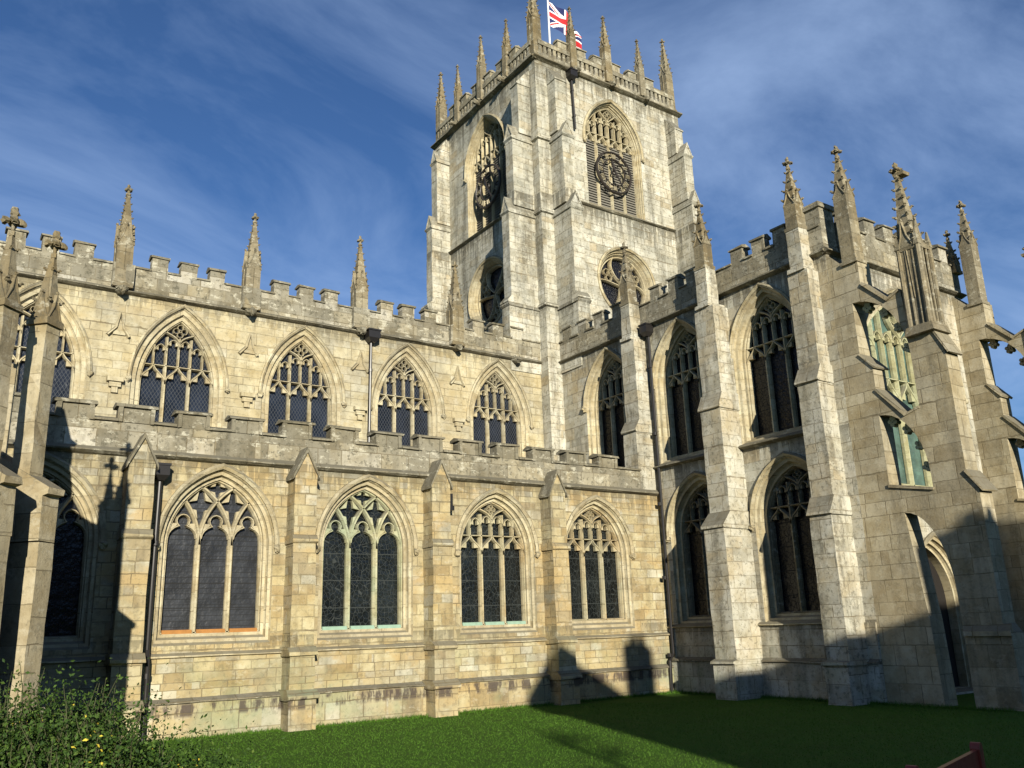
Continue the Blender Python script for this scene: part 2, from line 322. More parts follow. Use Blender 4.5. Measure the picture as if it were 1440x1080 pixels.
# ------------------------------------------------------------------ mesh helpers
WORN = {'merlon': 0.013, 'coping': 0.011, 'buttress': 0.011, 'string_course': 0.009, 'cornice': 0.012, 'parapet': 0.006, 'finial': 0.008, 'pinnacle': 0.007, 'porch_buttress': 0.012, 'pinnacle_base': 0.01, 'gargoyle': 0.02, 'hood_mould': 0.006, 'niche': 0.01, 'shaft': 0.005}
WR = random.Random(99)
class MB:
    def __init__(s): s.v = []; s.f = []; s.mi = []; s.g = []
    def add(s, vs, fs, mi=0):
        o = len(s.v); s.g.append((o, len(s.f))); s.v += [tuple(p) for p in vs]
        for f in fs: s.f.append(tuple(i + o for i in f)); s.mi.append(mi)
    def box(s, F, u0, u1, v0, v1, w0, w1):
        n = max(1, min(24, int((v1 - v0) / 0.34)))         # rings up tall blocks, so that arrises can wander
        vs = [F(u, v0 + (v1 - v0) * k / n, w) for k in range(n + 1) for u, w in ((u0, w0), (u1, w0), (u1, w1), (u0, w1))]
        fs = [(0, 1, 2, 3), (4 * n + 3, 4 * n + 2, 4 * n + 1, 4 * n)]
        for k in range(n):
            for q in range(4): fs.append((4 * k + q, 4 * k + 4 + q, 4 * k + 4 + (q + 1) % 4, 4 * k + (q + 1) % 4))
        s.add(vs, fs)
    def prism(s, F, poly, w0, w1):            # poly in (u, v), counter clockwise, from w0 (back) to w1 (front)
        n = len(poly)
        vs = [F(u, v, w1) for u, v in poly] + [F(u, v, w0) for u, v in poly]
        tri = tess([poly])
        fs = [t for t in tri] + [tuple(i + n for i in reversed(t)) for t in tri]
        fs += [(i, i + n, (i + 1) % n + n, (i + 1) % n) for i in range(n)]
        s.add(vs, fs)
    def along(s, F, u0, u1, prof):            # prof: closed (v, w) profile swept from u0 to u1
        n = len(prof); m = max(1, min(40, int(abs(u1 - u0) / 0.6)))
        vs = [F(u0 + (u1 - u0) * k / m, v, w) for k in range(m + 1) for v, w in prof]
        tri = tess([[(w, v) for v, w in prof]])
        fs = [tuple(t) for t in tri] + [tuple(i + n * m for i in reversed(t)) for t in tri]
        for k in range(m): fs += [(k * n + i, k * n + (i + 1) % n, k * n + (i + 1) % n + n, k * n + i + n) for i in range(n)]
        s.add(vs, fs)
    def loft(s, F, loops, closed=True):       # loops: list of ([(u, v)...], w)
        n = len(loops[0][0])
        for (a, wa), (b, wb) in zip(loops, loops[1:]):
            vs = [F(u, v, wa) for u, v in a] + [F(u, v, wb) for u, v in b]
            m = n if closed else n - 1
            s.add(vs, [(i, i + n, (i + 1) % n + n, (i + 1) % n) for i in range(m)])
    def face(s, F, outer, holes=(), w=0.0):
        pts = list(outer)
        for h in holes: pts += list(h)
        s.add([F(u, v, w) for u, v in pts], tess([outer] + list(holes)))
    def bar(s, F, pts, width, wf, wb, closed=False):   # chamfered bar along a polyline in the wall plane
        n = len(pts)
        if n < 2: return
        if closed and math.dist(pts[0], pts[-1]) < 1e-6: pts = pts[:-1]; n -= 1
        secs = []
        for i in range(n):
            a = pts[i - 1] if (i > 0 or closed) else pts[i]
            b = pts[(i + 1) % n] if (i < n - 1 or closed) else pts[i]
            d = Vector((b[0] - a[0], b[1] - a[1]))
            if d.length < 1e-9: d = Vector((0, 1))
            d.normalize(); nx, ny = -d.y, d.x
            h = width / 2; wm = (wf + wb) / 2
            secs.append([F(pts[i][0] + nx * k, pts[i][1] + ny * k, w) for k, w in ((h, wb), (h, wm), (h * 0.35, wf), (-h * 0.35, wf), (-h, wm), (-h, wb))])
        vs = [p for sc in secs for p in sc]; fs = []
        for i in range(n if closed else n - 1):
            j = (i + 1) % n
            for k in range(6):
                l = (k + 1) % 6
                fs.append((i * 6 + k, i * 6 + l, j * 6 + l, j * 6 + k))
        if not closed:
            fs.append((5, 4, 3, 2, 1, 0)); e = (n - 1) * 6; fs.append(tuple(e + k for k in range(6)))
        s.add(vs, fs)
    def tube(s, pts, r, n=8):
        pts = [Vector(p) for p in pts]; rings = []
        rr = r if isinstance(r, (list, tuple)) else [r] * len(pts)
        for i, p in enumerate(pts):
            d = (pts[min(i + 1, len(pts) - 1)] - pts[max(i - 1, 0)]).normalized()
            a = d.cross(Vector((0.31, 0.2, 0.93)))
            if a.length < 1e-3: a = d.cross(Vector((1, 0, 0)))
            a.normalize(); b = d.cross(a)
            rings.append([p + (a * math.cos(t * 2 * math.pi / n) + b * math.sin(t * 2 * math.pi / n)) * rr[i] for t in range(n)])
        vs = [q for r_ in rings for q in r_]; fs = []
        for i in range(len(pts) - 1):
            for k in range(n): fs.append((i * n + k, i * n + (k + 1) % n, (i + 1) * n + (k + 1) % n, (i + 1) * n + k))
        fs.append(tuple(reversed(range(n)))); fs.append(tuple((len(pts) - 1) * n + k for k in range(n)))
        s.add(vs, fs)
    def frustum(s, c, z0, z1, h0, h1, rot=0.0, n=4):  # square (or n sided) tapering block about a vertical axis
        vs = []
        for z, h in ((z0, h0), (z1, h1)):
            for k in range(n):
                t = rot + (k + 0.5) * 2 * math.pi / n; r = h / math.cos(math.pi / n)
                vs.append((c[0] + r * math.cos(t), c[1] + r * math.sin(t), z))
        fs = [(k, (k + 1) % n, n + (k + 1) % n, n + k) for k in range(n)] + [tuple(reversed(range(n))), tuple(range(n, 2 * n))]
        s.add(vs, fs)
    def blob(s, c, r, rng, sc=(1, 1, 1), rough=0.25):
        c = Vector(c); vs = []; R, S = 5, 7
        for i in range(R + 1):
            th = math.pi * i / R
            for k in range(S):
                ph = 2 * math.pi * k / S
                q = r * (1 + rng.uniform(-rough, rough))
                vs.append(c + Vector((q * math.sin(th) * math.cos(ph) * sc[0], q * math.sin(th) * math.sin(ph) * sc[1], q * math.cos(th) * sc[2])))
        fs = []
        for i in range(R):
            for k in range(S): fs.append((i * S + k, (i + 1) * S + k, (i + 1) * S + (k + 1) % S, i * S + (k + 1) % S))
        s.add(vs, fs)
    def build(s, name, mat, parent=None):
        amp = WORN.get(name, 0.0)
        if amp: s.v = [tuple(q + WR.uniform(-amp, amp) for q in p) for p in s.v]
        me = bpy.data.meshes.new(name); me.from_pydata(s.v, [], s.f)
        mats = mat if isinstance(mat, (list, tuple)) else [mat]
        for m in mats: me.materials.append(m)
        if len(mats) > 1: me.polygons.foreach_set('material_index', s.mi)
        me.validate(); me.update()
        o = bpy.data.objects.new(name, me); COL.objects.link(o)
        if parent: o.parent = parent
        return o

def build_each(mb, name, mat, parent, per=1):
    """every added shape (or run of `per` shapes) becomes an object of its own"""
    g = mb.g
    for k in range(0, len(g), per):
        v0, f0 = g[k]; v1, f1 = g[k + per] if k + per < len(g) else (len(mb.v), len(mb.f))
        m = MB(); m.v = mb.v[v0:v1]; m.f = [tuple(i - v0 for i in f) for f in mb.f[f0:f1]]; m.mi = mb.mi[f0:f1]
        m.build(name, mat, parent)
def tess(loops):
    ll = [[Vector((p[0], p[1], 0)) for p in l] for l in loops]
    flat = [p for l in ll for p in l]
    out = []
    for t in tessellate_polygon(ll):
        a, b, c = (flat[i] for i in t)
        cr_ = (b.x - a.x) * (c.y - a.y) - (b.y - a.y) * (c.x - a.x)
        if abs(cr_) < 1e-12: continue
        out.append(tuple(t) if cr_ > 0 else tuple(reversed(t)))
    return out

def FS(Y): return lambda u, v, w: (u, Y - w, v)       # wall that faces the lawn (-y); u runs with +x
def FW(X): return lambda u, v, w: (X - w, -u, v)      # wall that faces the nave (-x); u runs with -y
def shift(F, du, dv=0.0, dw=0.0): return lambda u, v, w: F(u + du, v + dv, w + dw)

def tag(o, label, cat=None, group=None, kind=None):
    if label: o['label'] = label
    if cat: o['category'] = cat
    if group: o['group'] = group
    if kind: o['kind'] = kind
    return o
def empty(name, loc=(0, 0, 0)):
    o = bpy.data.objects.new(name, None); COL.objects.link(o); o.location = loc
    return o
def dup(o, loc, parent, dv=None):
    c = o.copy(); COL.objects.link(c); c.parent = parent; c.location = loc
    for ch in list(o.children):
        k = ch.copy(); COL.objects.link(k); k.parent = c
    return c

# pointed arch
def arch_half(a, h, n=14):                # right half from spring (a, 0) to apex (0, h)
    R = (a * a + h * h) / (2 * a); cx = a - R
    t1 = math.atan2(h, -cx)
    return [(cx + R * math.cos(t1 * i / n), R * math.sin(t1 * i / n)) for i in range(n + 1)]
def arch_pts(c, a, vs, va, n=14):         # right spring -> apex -> left spring
    r = arch_half(a, va - vs, n)
    return [(c + x, vs + y) for x, y in r] + [(c - x, vs + y) for x, y in reversed(r[:-1])]
def outline(c, a, vb, vs, va, n=14):
    return [(c - a, vb), (c + a, vb)] + arch_pts(c, a, vs, va, n)
def arch_y(x, a, h):                      # height of the arch above its spring at offset x
    x = abs(x); R = (a * a + h * h) / (2 * a); cx = a - R
    q = R * R - (x - cx) ** 2
    return math.sqrt(q) if q > 0 and x <= a else 0.0
def curve(p0, p1, p2, p3, n=8):
    out = []
    for i in range(n + 1):
        t = i / n; k = 1 - t
        out.append(tuple(k**3 * p0[j] + 3 * k * k * t * p1[j] + 3 * k * t * t * p2[j] + t**3 * p3[j] for j in (0, 1)))
    return out

def cusp(mb, F, p, q, r, wf, wb):         # a small pointed cusp plate between three points
    a = (q[0] - p[0]) * (r[1] - p[1]) - (q[1] - p[1]) * (r[0] - p[0])
    mb.prism(F, [p, q, r] if a > 0 else [p, r, q], wb, wf)

def light_head(mb, F, x0, x1, v0, h, width, wf, wb, ogee=True, cusps=True):
    xm = (x0 + x1) / 2; hw = (x1 - x0) / 2
    for sgn in (-1, 1):
        xs = xm + sgn * hw
        if ogee: c = curve((xs, v0), (xs, v0 + h * 0.55), (xm + sgn * hw * 0.30, v0 + h * 0.55), (xm, v0 + h), 7)
        else: c = curve((xs, v0), (xs, v0 + h * 0.55), (xm + sgn * hw * 0.45, v0 + h * 0.9), (xm, v0 + h), 7)
        mb.bar(F, c, width, wf, wb)
        if cusps:
            p, q = c[2], c[5]
            tip = (xm + sgn * hw * 0.34, v0 + h * 0.34)
            cusp(mb, F, p, q, tip, wf - 0.03, wb + 0.02)

def tr_perp(mb, F, c, a, vb, vs, va, n, vt, wf, wb, mw=0.11, sub=True, hh=None):
    """perpendicular tracery: n lights with ogee heads under a transom, narrow panels above"""
    h = va - vs; lw = 2 * a / n; hh = hh or lw * 0.95
    for k in range(1, n):
        x = -a + k * lw
        mb.bar(F, [(c + x, vb), (c + x, vt + 0.02)], mw, wf, wb)
    for k in range(n):
        x0, x1 = -a + k * lw, -a + (k + 1) * lw
        light_head(mb, F, c + x0, c + x1, vt - hh, hh, mw * 0.7, wf, wb)
    xe = a
    mb.bar(F, [(c - xe, vt), (c + xe, vt)], mw * 0.55, wf, wb)
    if not sub: return
    for k in range(1, 2 * n):
        x = -a + k * lw / 2
        top = vs + arch_y(x, a, h)
        if top < vt + 0.12: continue
        lim = vt + (va - vt) * 0.62
        mb.bar(F, [(c + x, vt), (c + x, min(top, lim if abs(x) < lw * 0.75 else top))], mw * (0.8 if k % 2 == 0 else 0.6), wf, wb)
    for k in range(2 * n):                # small panel heads
        x0, x1 = -a + k * lw / 2, -a + (k + 1) * lw / 2
        lo = min(vs + arch_y(x0, a, h), vs + arch_y(x1, a, h))
        v1 = min(lo - 0.02, vt + (va - vt) * 0.58)
        if v1 - vt < 0.3: continue
        light_head(mb, F, c + x0, c + x1, v1 - lw * 0.42, lw * 0.40, mw * 0.45, wf, wb, ogee=False)
    lim = vt + (va - vt) * 0.60           # crowning vesica with a quatrefoil
    for sgn in (-1, 1):
        e = (sgn * lw * 0.62, vs + arch_y(lw * 0.62, a, h))
        mb.bar(F, curve((c, lim - 0.12), (c + sgn * lw * 0.1, lim + 0.08), (c + sgn * lw * 0.45, lim + 0.12), (c + e[0], e[1]), 7), mw * 0.7, wf, wb)
    q = (lim + va) / 2 - 0.03; r = (va - lim) * 0.20
    for dx, dy in ((r, 0), (-r, 0), (0, r), (0, -r)):
        mb.bar(F, [(c + dx + r * 0.75 * math.cos(t), q + dy + r * 0.75 * math.sin(t)) for t in [i * 2 * math.pi / 8 for i in range(8)]], mw * 0.3, wf - 0.02, wb, closed=True)

def tr_inter(mb, F, c, a, vb, vs, va, wf, wb, mw=0.13):
    """three lights, bars crossing in the head, rounded cusped lights"""
    h = va - vs; lw = 2 * a / 3; R = (a * a + h * h) / (2 * a)
    for m in (-a / 3, a / 3):
        mb.bar(F, [(c + m, vb), (c + m, vs)], mw, wf, wb)
        for sgn in (-1, 1):
            pts = []
            for i in range(40):
                t = i * 0.04
                x = m + sgn * (R - R * math.cos(t)); y = R * math.sin(t)
                pts.append((c + x, vs + y))
                if abs(x) >= a or y > arch_y(x, a, h): break
            mb.bar(F, pts, mw * 0.8, wf, wb)
    for k in range(3):                    # rounded light heads with a lobe above
        x0 = -a + k * lw; xm = x0 + lw / 2; r = lw / 2 - mw * 0.35
        v0 = vs + 0.14
        pts = [(c + xm + r * math.cos(t), v0 + r * 0.9 * math.sin(t)) for t in [math.pi * i / 10 for i in range(11)]]
        L, Rr = pts[6:], pts[:5]
        for side in (L, Rr): mb.bar(F, side, mw * 0.45, wf - 0.03, wb)
        rl = r * 0.45
        lob = [(c + xm + rl * math.cos(t), v0 + r * 0.9 + rl * 0.72 + rl * math.sin(t)) for t in [math.pi * (-0.32 + 1.64 * i / 10) for i in range(11)]]
        mb.bar(F, lob, mw * 0.4, wf - 0.03, wb)
        for sgn in (-1, 1):               # spandrel webs between the lobe and the bars
            tri = [(c + xm + sgn * r * 1.02, v0 + r * 0.35), (c + xm + sgn * r * 0.30, v0 + r * 1.02), (c + xm + sgn * r * 0.78, v0 + r * 1.05)]
            cusp(mb, F, *tri, wf - 0.05, wb)
    for xm, ym in ((-a * 0.33, h * 0.60), (a * 0.33, h * 0.60), (0, h * 0.86)):
        r = a * (0.20 if xm else 0.13)
        for k in range(4):
            t = math.pi / 4 + k * math.pi / 2; e = math.pi / 4
            p = lambda q, tt: (c + xm + q * math.cos(tt), vs + ym + q * 1.15 * math.sin(tt))
            cusp(mb, F, p(r * 1.25, t - 0.55), p(r * 1.25, t + 0.55), p(r * 0.62, t), wf - 0.05, wb)

CH = empty('church', (12, 22, 0))
tag(CH, 'large pale limestone church with square pinnacled tower, battlements and pointed traceried windows', 'church')
def CHP(mb, name, mat, parent=None, label=None):     # a part of the church: positions are given in world units
    o = mb.build(name, mat, parent or CH)
    if parent is None: o.matrix_parent_inverse = Matrix.Translation((-12, -22, 0))
    if label: o['label'] = label
    return o

def window(F, c, a, vb, vs, va, spl, depth, tr, mat_fr, mat_tr, mat_gl, hood=(0.13, 0.09), sill=0.2, label=None, gw=None, tw=0.14, hood_mat=None, vb_out=None, rings=3, stop=0.12):
    """frame mesh (the splayed jambs) with tracery, glass and hood mould as its children; returns the hole left in the wall"""
    vb0 = vb - sill if vb_out is None else vb_out
    loops = []
    hole = outline(c, a + spl, vb0, vs, va + spl * 1.15)
    loops.append((hole, 0.0))
    for k in range(1, rings + 1):         # stepped hollow mouldings
        t0, t1 = (k - 0.55) / rings, k / rings
        s0, s1 = spl * (1 - (k - 1) / rings), spl * (1 - k / rings)
        sm = s0 - (s0 - s1) * 0.25
        vbk = vb0 + (vb - vb0) * t1
        loops.append((outline(c, a + sm, vb0 + (vb - vb0) * t0, vs, va + sm * 1.15), -depth * t0))
        loops.append((outline(c, a + s1, vbk, vs, va + s1 * 1.15), -depth * t0 - 0.02 * (k < rings)))
        loops.append((outline(c, a + s1, vbk, vs, va + s1 * 1.15), -depth * t1))
    loops.append((outline(c, a, vb, vs, va), -depth - 0.35))
    mb = MB(); mb.loft(F, loops)
    fr = CHP(mb, 'window', mat_fr, None, label)
    g = MB(); g.face(F, outline(c, a + 0.05, vb - 0.05, vs, va + 0.06), w=-depth - (gw or 0.16))
    g.build('glass', mat_gl, fr)
    if tr:
        t = MB(); tr(t, -depth + 0.02, -depth - tw)
        t.bar(F, outline(c, a - 0.02, vb + 0.02, vs, va - 0.02), 0.09, -depth + 0.02, -depth - tw, closed=True)
        t.build('tracery', mat_tr, fr)
    if hood:
        hw_, hp = hood
        m = MB(); i0 = spl + 0.015; i1 = spl + hw_
        A, B = arch_pts(c, a + i0, vs, va + i0 * 1.15), arch_pts(c, a + i1, vs, va + i1 * 1.15)
        A = [(c + a + i0, vs - stop)] + A + [(c - a - i0, vs - stop)]; B = [(c + a + i1, vs - stop)] + B + [(c - a - i1, vs - stop)]
        m.loft(F, [(B, -0.02), (B, hp * 0.55), ([((p[0] + q[0]) / 2, (p[1] + q[1]) / 2) for p, q in zip(A, B)], hp), (A, hp * 0.5), (A, -0.02)], closed=False)
        rng = random.Random(int(c * 100))
        for sgn in (-1, 1):
            m.blob(F(c + sgn * (a + (i0 + i1) / 2), vs - stop - 0.05, hp * 0.6), 0.085, rng, rough=0.35)
        m.build('hood_mould', hood_mat or mat_fr, fr)
    return fr, hole

def string(F, u0, u1, v, proj=0.11, h=0.16):
    """projecting drip course with a sloping top"""
    mb = MB(); mb.along(F, u0, u1, [(v - h * 0.5, -0.02), (v + h * 0.5, -0.02), (v + h * 0.42, proj * 0.35), (v, proj), (v - h * 0.16, proj), (v - h * 0.34, proj * 0.5)])
    return mb

merlon_cache = {}
def parapet(F, u0, u1, v0, vc, vm, centres, width, mat, mat_c, thick=0.32, proj=0.0, cop=0.07, framed=False, label=None):
    mb = MB(); mb.box(F, u0, u1, v0, vc - 0.07, -thick + proj, proj)
    edges = sorted((c - width / 2, c + width / 2) for c in centres)
    # coping of the dips
    x = u0
    par = CHP(mb, 'parapet', mat, None, label)
    cb = MB()
    for e0, e1 in edges + [(u1, u1)]:
        if e0 - x > 0.06:
            cb.along(F, x + 0.003, e0 - 0.003, [(vc - 0.07, proj + cop), (vc - 0.02, proj + cop), (vc + 0.05, proj - thick / 2), (vc - 0.02, proj - thick - cop), (vc - 0.07, proj - thick - cop)])
        x = e1
    if cb.v: build_each(cb, 'coping', mat_c, par)
    for e0, e1 in edges:
        m = MB(); j = random.uniform(-0.025, 0.02); e0 += random.uniform(-0.02, 0.02); e1 += random.uniform(-0.02, 0.02)
        m.box(F, e0, e1, vc - 0.069, vm - 0.09 + j, proj - thick, proj - 0.002)
        k0 = len(m.f)
        m.along(F, e0 - cop * 0.8, e1 + cop * 0.8, [(vm - 0.09 + j, proj + cop), (vm - 0.035 + j, proj + cop), (vm + 0.03 + j, proj - thick / 2), (vm - 0.035 + j, proj - thick - cop), (vm - 0.09 + j, proj - thick - cop)])
        if framed:
            for uu in (e0, e1): m.box(F, uu - (0.09 if uu == e1 else 0.0), uu + (0.09 if uu == e0 else 0.0), vc - 0.069, vm - 0.091 + j, proj, proj + cop * 0.75)
        m.mi = [0] * k0 + [1] * (len(m.f) - k0)
        m.build('merlon', [mat_c if framed else mat, mat_c], par)
    return par

def pinnacle_mesh(w, hs, hg, hp, ncr, rng, rot=0.0, panel=True, fin=1.0, crk=1.0, shaft_from=0.0, collar=True):
    """body (shaft, gablets, crocketed spire) and finial about the origin; w is the shaft width"""
    b = MB(); h = w / 2
    b.frustum((0, 0), shaft_from, shaft_from + 0.10, h * 1.18, h * 1.18, rot); b.frustum((0, 0), shaft_from + 0.10, hs, h, h * 0.97, rot)
    ct, st = math.cos(rot), math.sin(rot)
    def L(x, y, z): return (x * ct - y * st, x * st + y * ct, z)
    for k in range(4):                    # gablets on the four faces
        def G(u, v, w_, k=k):
            x, y = ((u, -w_), (w_, u), (-u, w_), (-w_, -u))[k]
            return L(x, y, v)
        gw_ = h * 0.92
        b.prism(G, [(-gw_, hs - 0.02), (gw_, hs - 0.02), (gw_ * 0.35, hs + hg * 0.45), (0, hs + hg), (-gw_ * 0.35, hs + hg * 0.45)], h * 0.5, h * 1.0)
        b.bar(G, [(-gw_, hs - 0.03), (-gw_ * 0.36, hs + hg * 0.45), (0, hs + hg), (gw_ * 0.36, hs + hg * 0.45), (gw_, hs - 0.03)], h * 0.16, h * 1.1, h * 0.9)
        if panel: b.bar(G, [(0, hs - (hs - shaft_from) * 0.62), (0, hs)], h * 0.16, h * 1.06, h * 0.9)
        b.blob(G(0, hs + hg + 0.02, h * 1.0), h * 0.18, rng)
    z0, z1 = hs, hs + hp
    b.frustum((0, 0), z0, z1, h * 0.90, h * 0.17, rot)
    for i in range(ncr):                  # crockets up the four arrises
        t = (i + 0.55) / ncr
        z = z0 + (z1 - z0) * t; r = (h * 0.90 * (1 - t) + h * 0.17 * t) * 1.42
        for k in range(4):
            an = rot + math.pi / 4 + k * math.pi / 2
            s_ = h * 0.20 * crk * (1.1 - 0.4 * t)
            b.blob((math.cos(an) * (r + s_ * 0.35), math.sin(an) * (r + s_ * 0.35), z), s_ * 0.8, rng, (1.0, 1.0, 0.8), 0.35)
            b.blob((math.cos(an) * (r + s_ * 1.1), math.sin(an) * (r + s_ * 1.1), z + s_ * 0.55), s_ * 0.6, rng, (1.1, 1.1, 0.7), 0.35)
    f = MB()
    if collar: f.frustum((0, 0), z1 - 0.03, z1 + 0.03, h * 0.30, h * 0.30, rot, 8)
    s_ = h * 0.30 * fin
    f.frustum((0, 0), z1 + 0.02, z1 + s_ * 3.6, h * 0.15, h * 0.2, rot, 6)
    f.blob((0, 0, z1 + s_ * 4.0), s_ * 0.85, rng, (0.9, 0.9, 1.0), 0.3)
    for k in range(4):
        an = rot + math.pi / 4 + k * math.pi / 2
        f.blob((math.cos(an) * s_ * 1.15, math.sin(an) * s_ * 1.15, z1 + s_ * 2.3), s_ * 0.75, rng, (1.1, 1.1, 0.8), 0.35)
    return b, f
PIN = {}
def pinnacle(kind, loc, mat, label=None, **kw):
    key = (kind, mat.name)
    if key not in PIN:
        rng = random.Random(len(PIN) + 3)
        b, f = pinnacle_mesh(rng=rng, **kw)
        o = b.build('pinnacle', mat, CH); o.location = Vector(loc) - Vector((12, 22, 0))
        f.build('finial', mat, o)
        PIN[key] = o
    else:
        o = dup(PIN[key], Vector(loc) - Vector((12, 22, 0)), CH)
    o.rotation_euler = (WR.gauss(0, 0.010), WR.gauss(0, 0.010), 0); k = WR.uniform(0.96, 1.04); o.scale = (k, k, WR.uniform(0.975, 1.02))
    if label: o['label'] = label
    elif 'label' in o: del o['label']
    return o

def gable_cap(mb, F, u0, u1, v0, v1, w0, w1, ov=0.06):
    """pitched stone cap whose ridge runs out from the wall"""
    um = (u0 + u1) / 2
    mb.prism(F, [(u0, v0), (u1, v0), (um, v1 - 0.05)], w0, w1)
    c = MB()
    k = (v1 - v0) / ((u1 - u0) / 2)
    c.prism(F, [(u0 - ov, v0 - ov * k), (um, v1 - 0.06), (u1 + ov, v0 - ov * k), (u1 + ov, v0 - ov * k + 0.09), (um, v1 + 0.05), (u0 - ov, v0 - ov * k + 0.09)], w0, w1 + ov)
    return c

def set_off(mb, F, u0, u1, v0, v1, w0, w1, ov=0.05):
    """sloping offset from w1 (outer, low) to w0 (inner, high) with a drip nose"""
    mb.along(F, u0 - ov * 0.6, u1 + ov * 0.6, [(v0 - 0.06, -0.01), (v1, -0.01), (v1, w0 + 0.012), (v0 + 0.03, w1 + ov), (v0 - 0.035, w1 + ov), (v0 - 0.06, w1)])

def downpipe(pts, r=0.045, hopper=None, label=None, hop=(0.14, 0.32)):
    mb = MB(); mb.tube(pts, r, 10)
    a, b = Vector(pts[0]), Vector(pts[-1]); n = max(2, int((a - b).length / 1.9))
    for i in range(n):                    # collars
        p = a.lerp(b, (i + 0.5) / n); d = (b - a).normalized() * 0.05
        mb.tube([p - d, p + d], r * 1.35, 10)
    o = CHP(mb, 'downpipe', M['iron'], None, label)
    if hopper:
        h = MB(); x, y, z = hopper; s, t = hop
        h.frustum((x, y), z, z + t * 0.35, s * 0.45, s, 0); h.frustum((x, y), z + t * 0.35, z + t, s, s * 1.02, 0); h.frustum((x, y), z + t, z + t + 0.05, s * 1.15, s * 1.15, 0)
        h.build('hopper', M['iron'], o)
    return o

def gargoyle(F, u, v, wp=0.42, seed=1):
    rng = random.Random(seed); mb = MB()
    p = [F(u, v + 0.05, -0.05), F(u, v + 0.03, wp * 0.4), F(u + 0.02, v - 0.02, wp * 0.75), F(u + 0.03, v - 0.06, wp)]
    mb.tube(p, [0.15, 0.14, 0.10, 0.075], 8)
    mb.blob(F(u + 0.02, v - 0.03, wp * 0.95), 0.11, rng, rough=0.35)
    mb.blob(F(u - 0.08, v + 0.07, wp * 0.6), 0.07, rng, rough=0.4); mb.blob(F(u + 0.11, v + 0.07, wp * 0.6), 0.07, rng, rough=0.4)
    return CHP(mb, 'gargoyle', M['coping'])

# ------------------------------------------------------------------ ground
mb = MB()
N = 90
mb.add([(-1500, -1500, 0), (1500, -1500, 0), (1500, 1500, 0), (-1500, 1500, 0)], [(0, 1, 2, 3)])
lawn = mb.build('lawn', M['lawn']); tag(lawn, None, kind='structure')

# ------------------------------------------------------------------ nave aisle
YA, XT, YC = 19.94, 19.385, 25.0
F = FS(YA)
holes = []
ALBL = [None, 'three light window with crossing bars in its head and orange sill', 'three light window with crossing bars and green stained sill', 'three light window with rectilinear panels in its head', 'rectilinear three light window beside the corner']
def aisle_tr(kind, c, a, vb, vs, va):
    if kind == 0: return lambda t, wf, wb: tr_inter(t, F, c, a, vb, vs, va, wf, wb)
    return lambda t, wf, wb: tr_perp(t, F, c, a, vb, vs, va, 3, vs + 0.42, wf, wb, 0.105, hh=0.5)
for i, (c, kind, vb, mf, mt, mg) in enumerate(((2.1, 0, 2.08, 'dress', 'dress', 'gl_dark'), (5.8, 0, 2.10, 'dress', 'dress', 'gl_bars'), (9.42, 0, 2.08, 'dress', 'dress_green', 'gl_web'), (13.25, 1, 2.08, 'dress', 'dress_orange', 'gl_web'), (16.78, 1, 2.12, 'dress', 'dress_orange', 'gl_web'))):
    a = 1.08 if i < 3 else 1.05
    vs, va = (4.0, 5.47) if i < 3 else (4.0, 5.36)
    fr, h = window(F, c, a, vb, vs, va, 0.17, 0.27, aisle_tr(kind, c, a, vb, vs, va), M[mf], M[mt], M[mg], label=ALBL[i], sill=0.2, vb_out=1.86, stop=0.02, rings=2)
    if i in (1, 2, 3):
        sl = MB(); lw = 2 * a / 3
        for k in range(3): sl.along(F, c - a + k * lw + 0.05, c - a + (k + 1) * lw - 0.05, [(vb - 0.06, -0.5), (vb + 0.09, -0.5), (vb + 0.08, -0.24), (vb - 0.06, -0.20)])
        build_each(sl, 'sill', M['rust'] if i == 1 else M['verdi_sill'], fr)
    holes.append(h)
mb = MB(); mb.face(F, [(-7, 1.65), (XT, 1.65), (XT, 5.86), (-7, 5.86)], holes)
CHP(mb, 'aisle_wall', M['warm'])
mb = MB()
mb.box(F, -7, XT, 0.78, 1.62, -0.3, 0.07); mb.box(F, -7, XT, -0.1, 0.70, -0.3, 0.17)
CHP(mb, 'plinth', M['warm'])
CHP(string(F, -7, XT, 1.65, 0.15, 0.13), 'string_course', M['dress'])
CHP(string(F, -7, XT, 0.74, 0.24, 0.16), 'string_course', M['parapet'])
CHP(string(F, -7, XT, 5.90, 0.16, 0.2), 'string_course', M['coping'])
parapet(F, -7, 18.62, 5.95, 6.62, 6.98, [7.52 + 1.222 * k for k in range(-9, 9)], 0.72, M['parapet'], M['coping'], 0.3, 0.03, 0.07, framed=True, label='low stepped grey parapet above the aisle windows')
mb = MB(); mb.add([(-7, YA + 0.2, 6.3), (XT, YA + 0.2, 6.3), (XT, YC, 7.3), (-7, YC, 7.3)], [(0, 1, 2, 3)])
CHP(mb, 'roof', M['lead'])
for i, c in enumerate((3.97, 7.61, 11.24, 15.0)):
    b = MB(); hw = 0.27
    b.box(F, c - 0.315, c + 0.315, -0.1, 0.66, 0.0, 0.64); set_off(b, F, c - 0.315, c + 0.315, 0.68, 0.84, 0.56, 0.65, 0.07)
    b.box(F, c - 0.29, c + 0.29, 0.80, 1.56, 0.0, 0.565); set_off(b, F, c - 0.29, c + 0.29, 1.60, 1.74, 0.50, 0.57, 0.07)
    b.box(F, c - 0.275, c + 0.275, 1.72, 4.06, 0.0, 0.505); set_off(b, F, c - 0.275, c + 0.275, 4.08, 4.22, 0.47, 0.51, 0.05)
    b.box(F, c - 0.265, c + 0.265, 4.2, 5.62, 0.0, 0.47)
    cap = gable_cap(b, F, c - 0.265, c + 0.265, 5.62, 6.22, 0.0, 0.47)
    o = CHP(b, 'buttress', M['warm']); cap.build('coping', M['coping'], o)
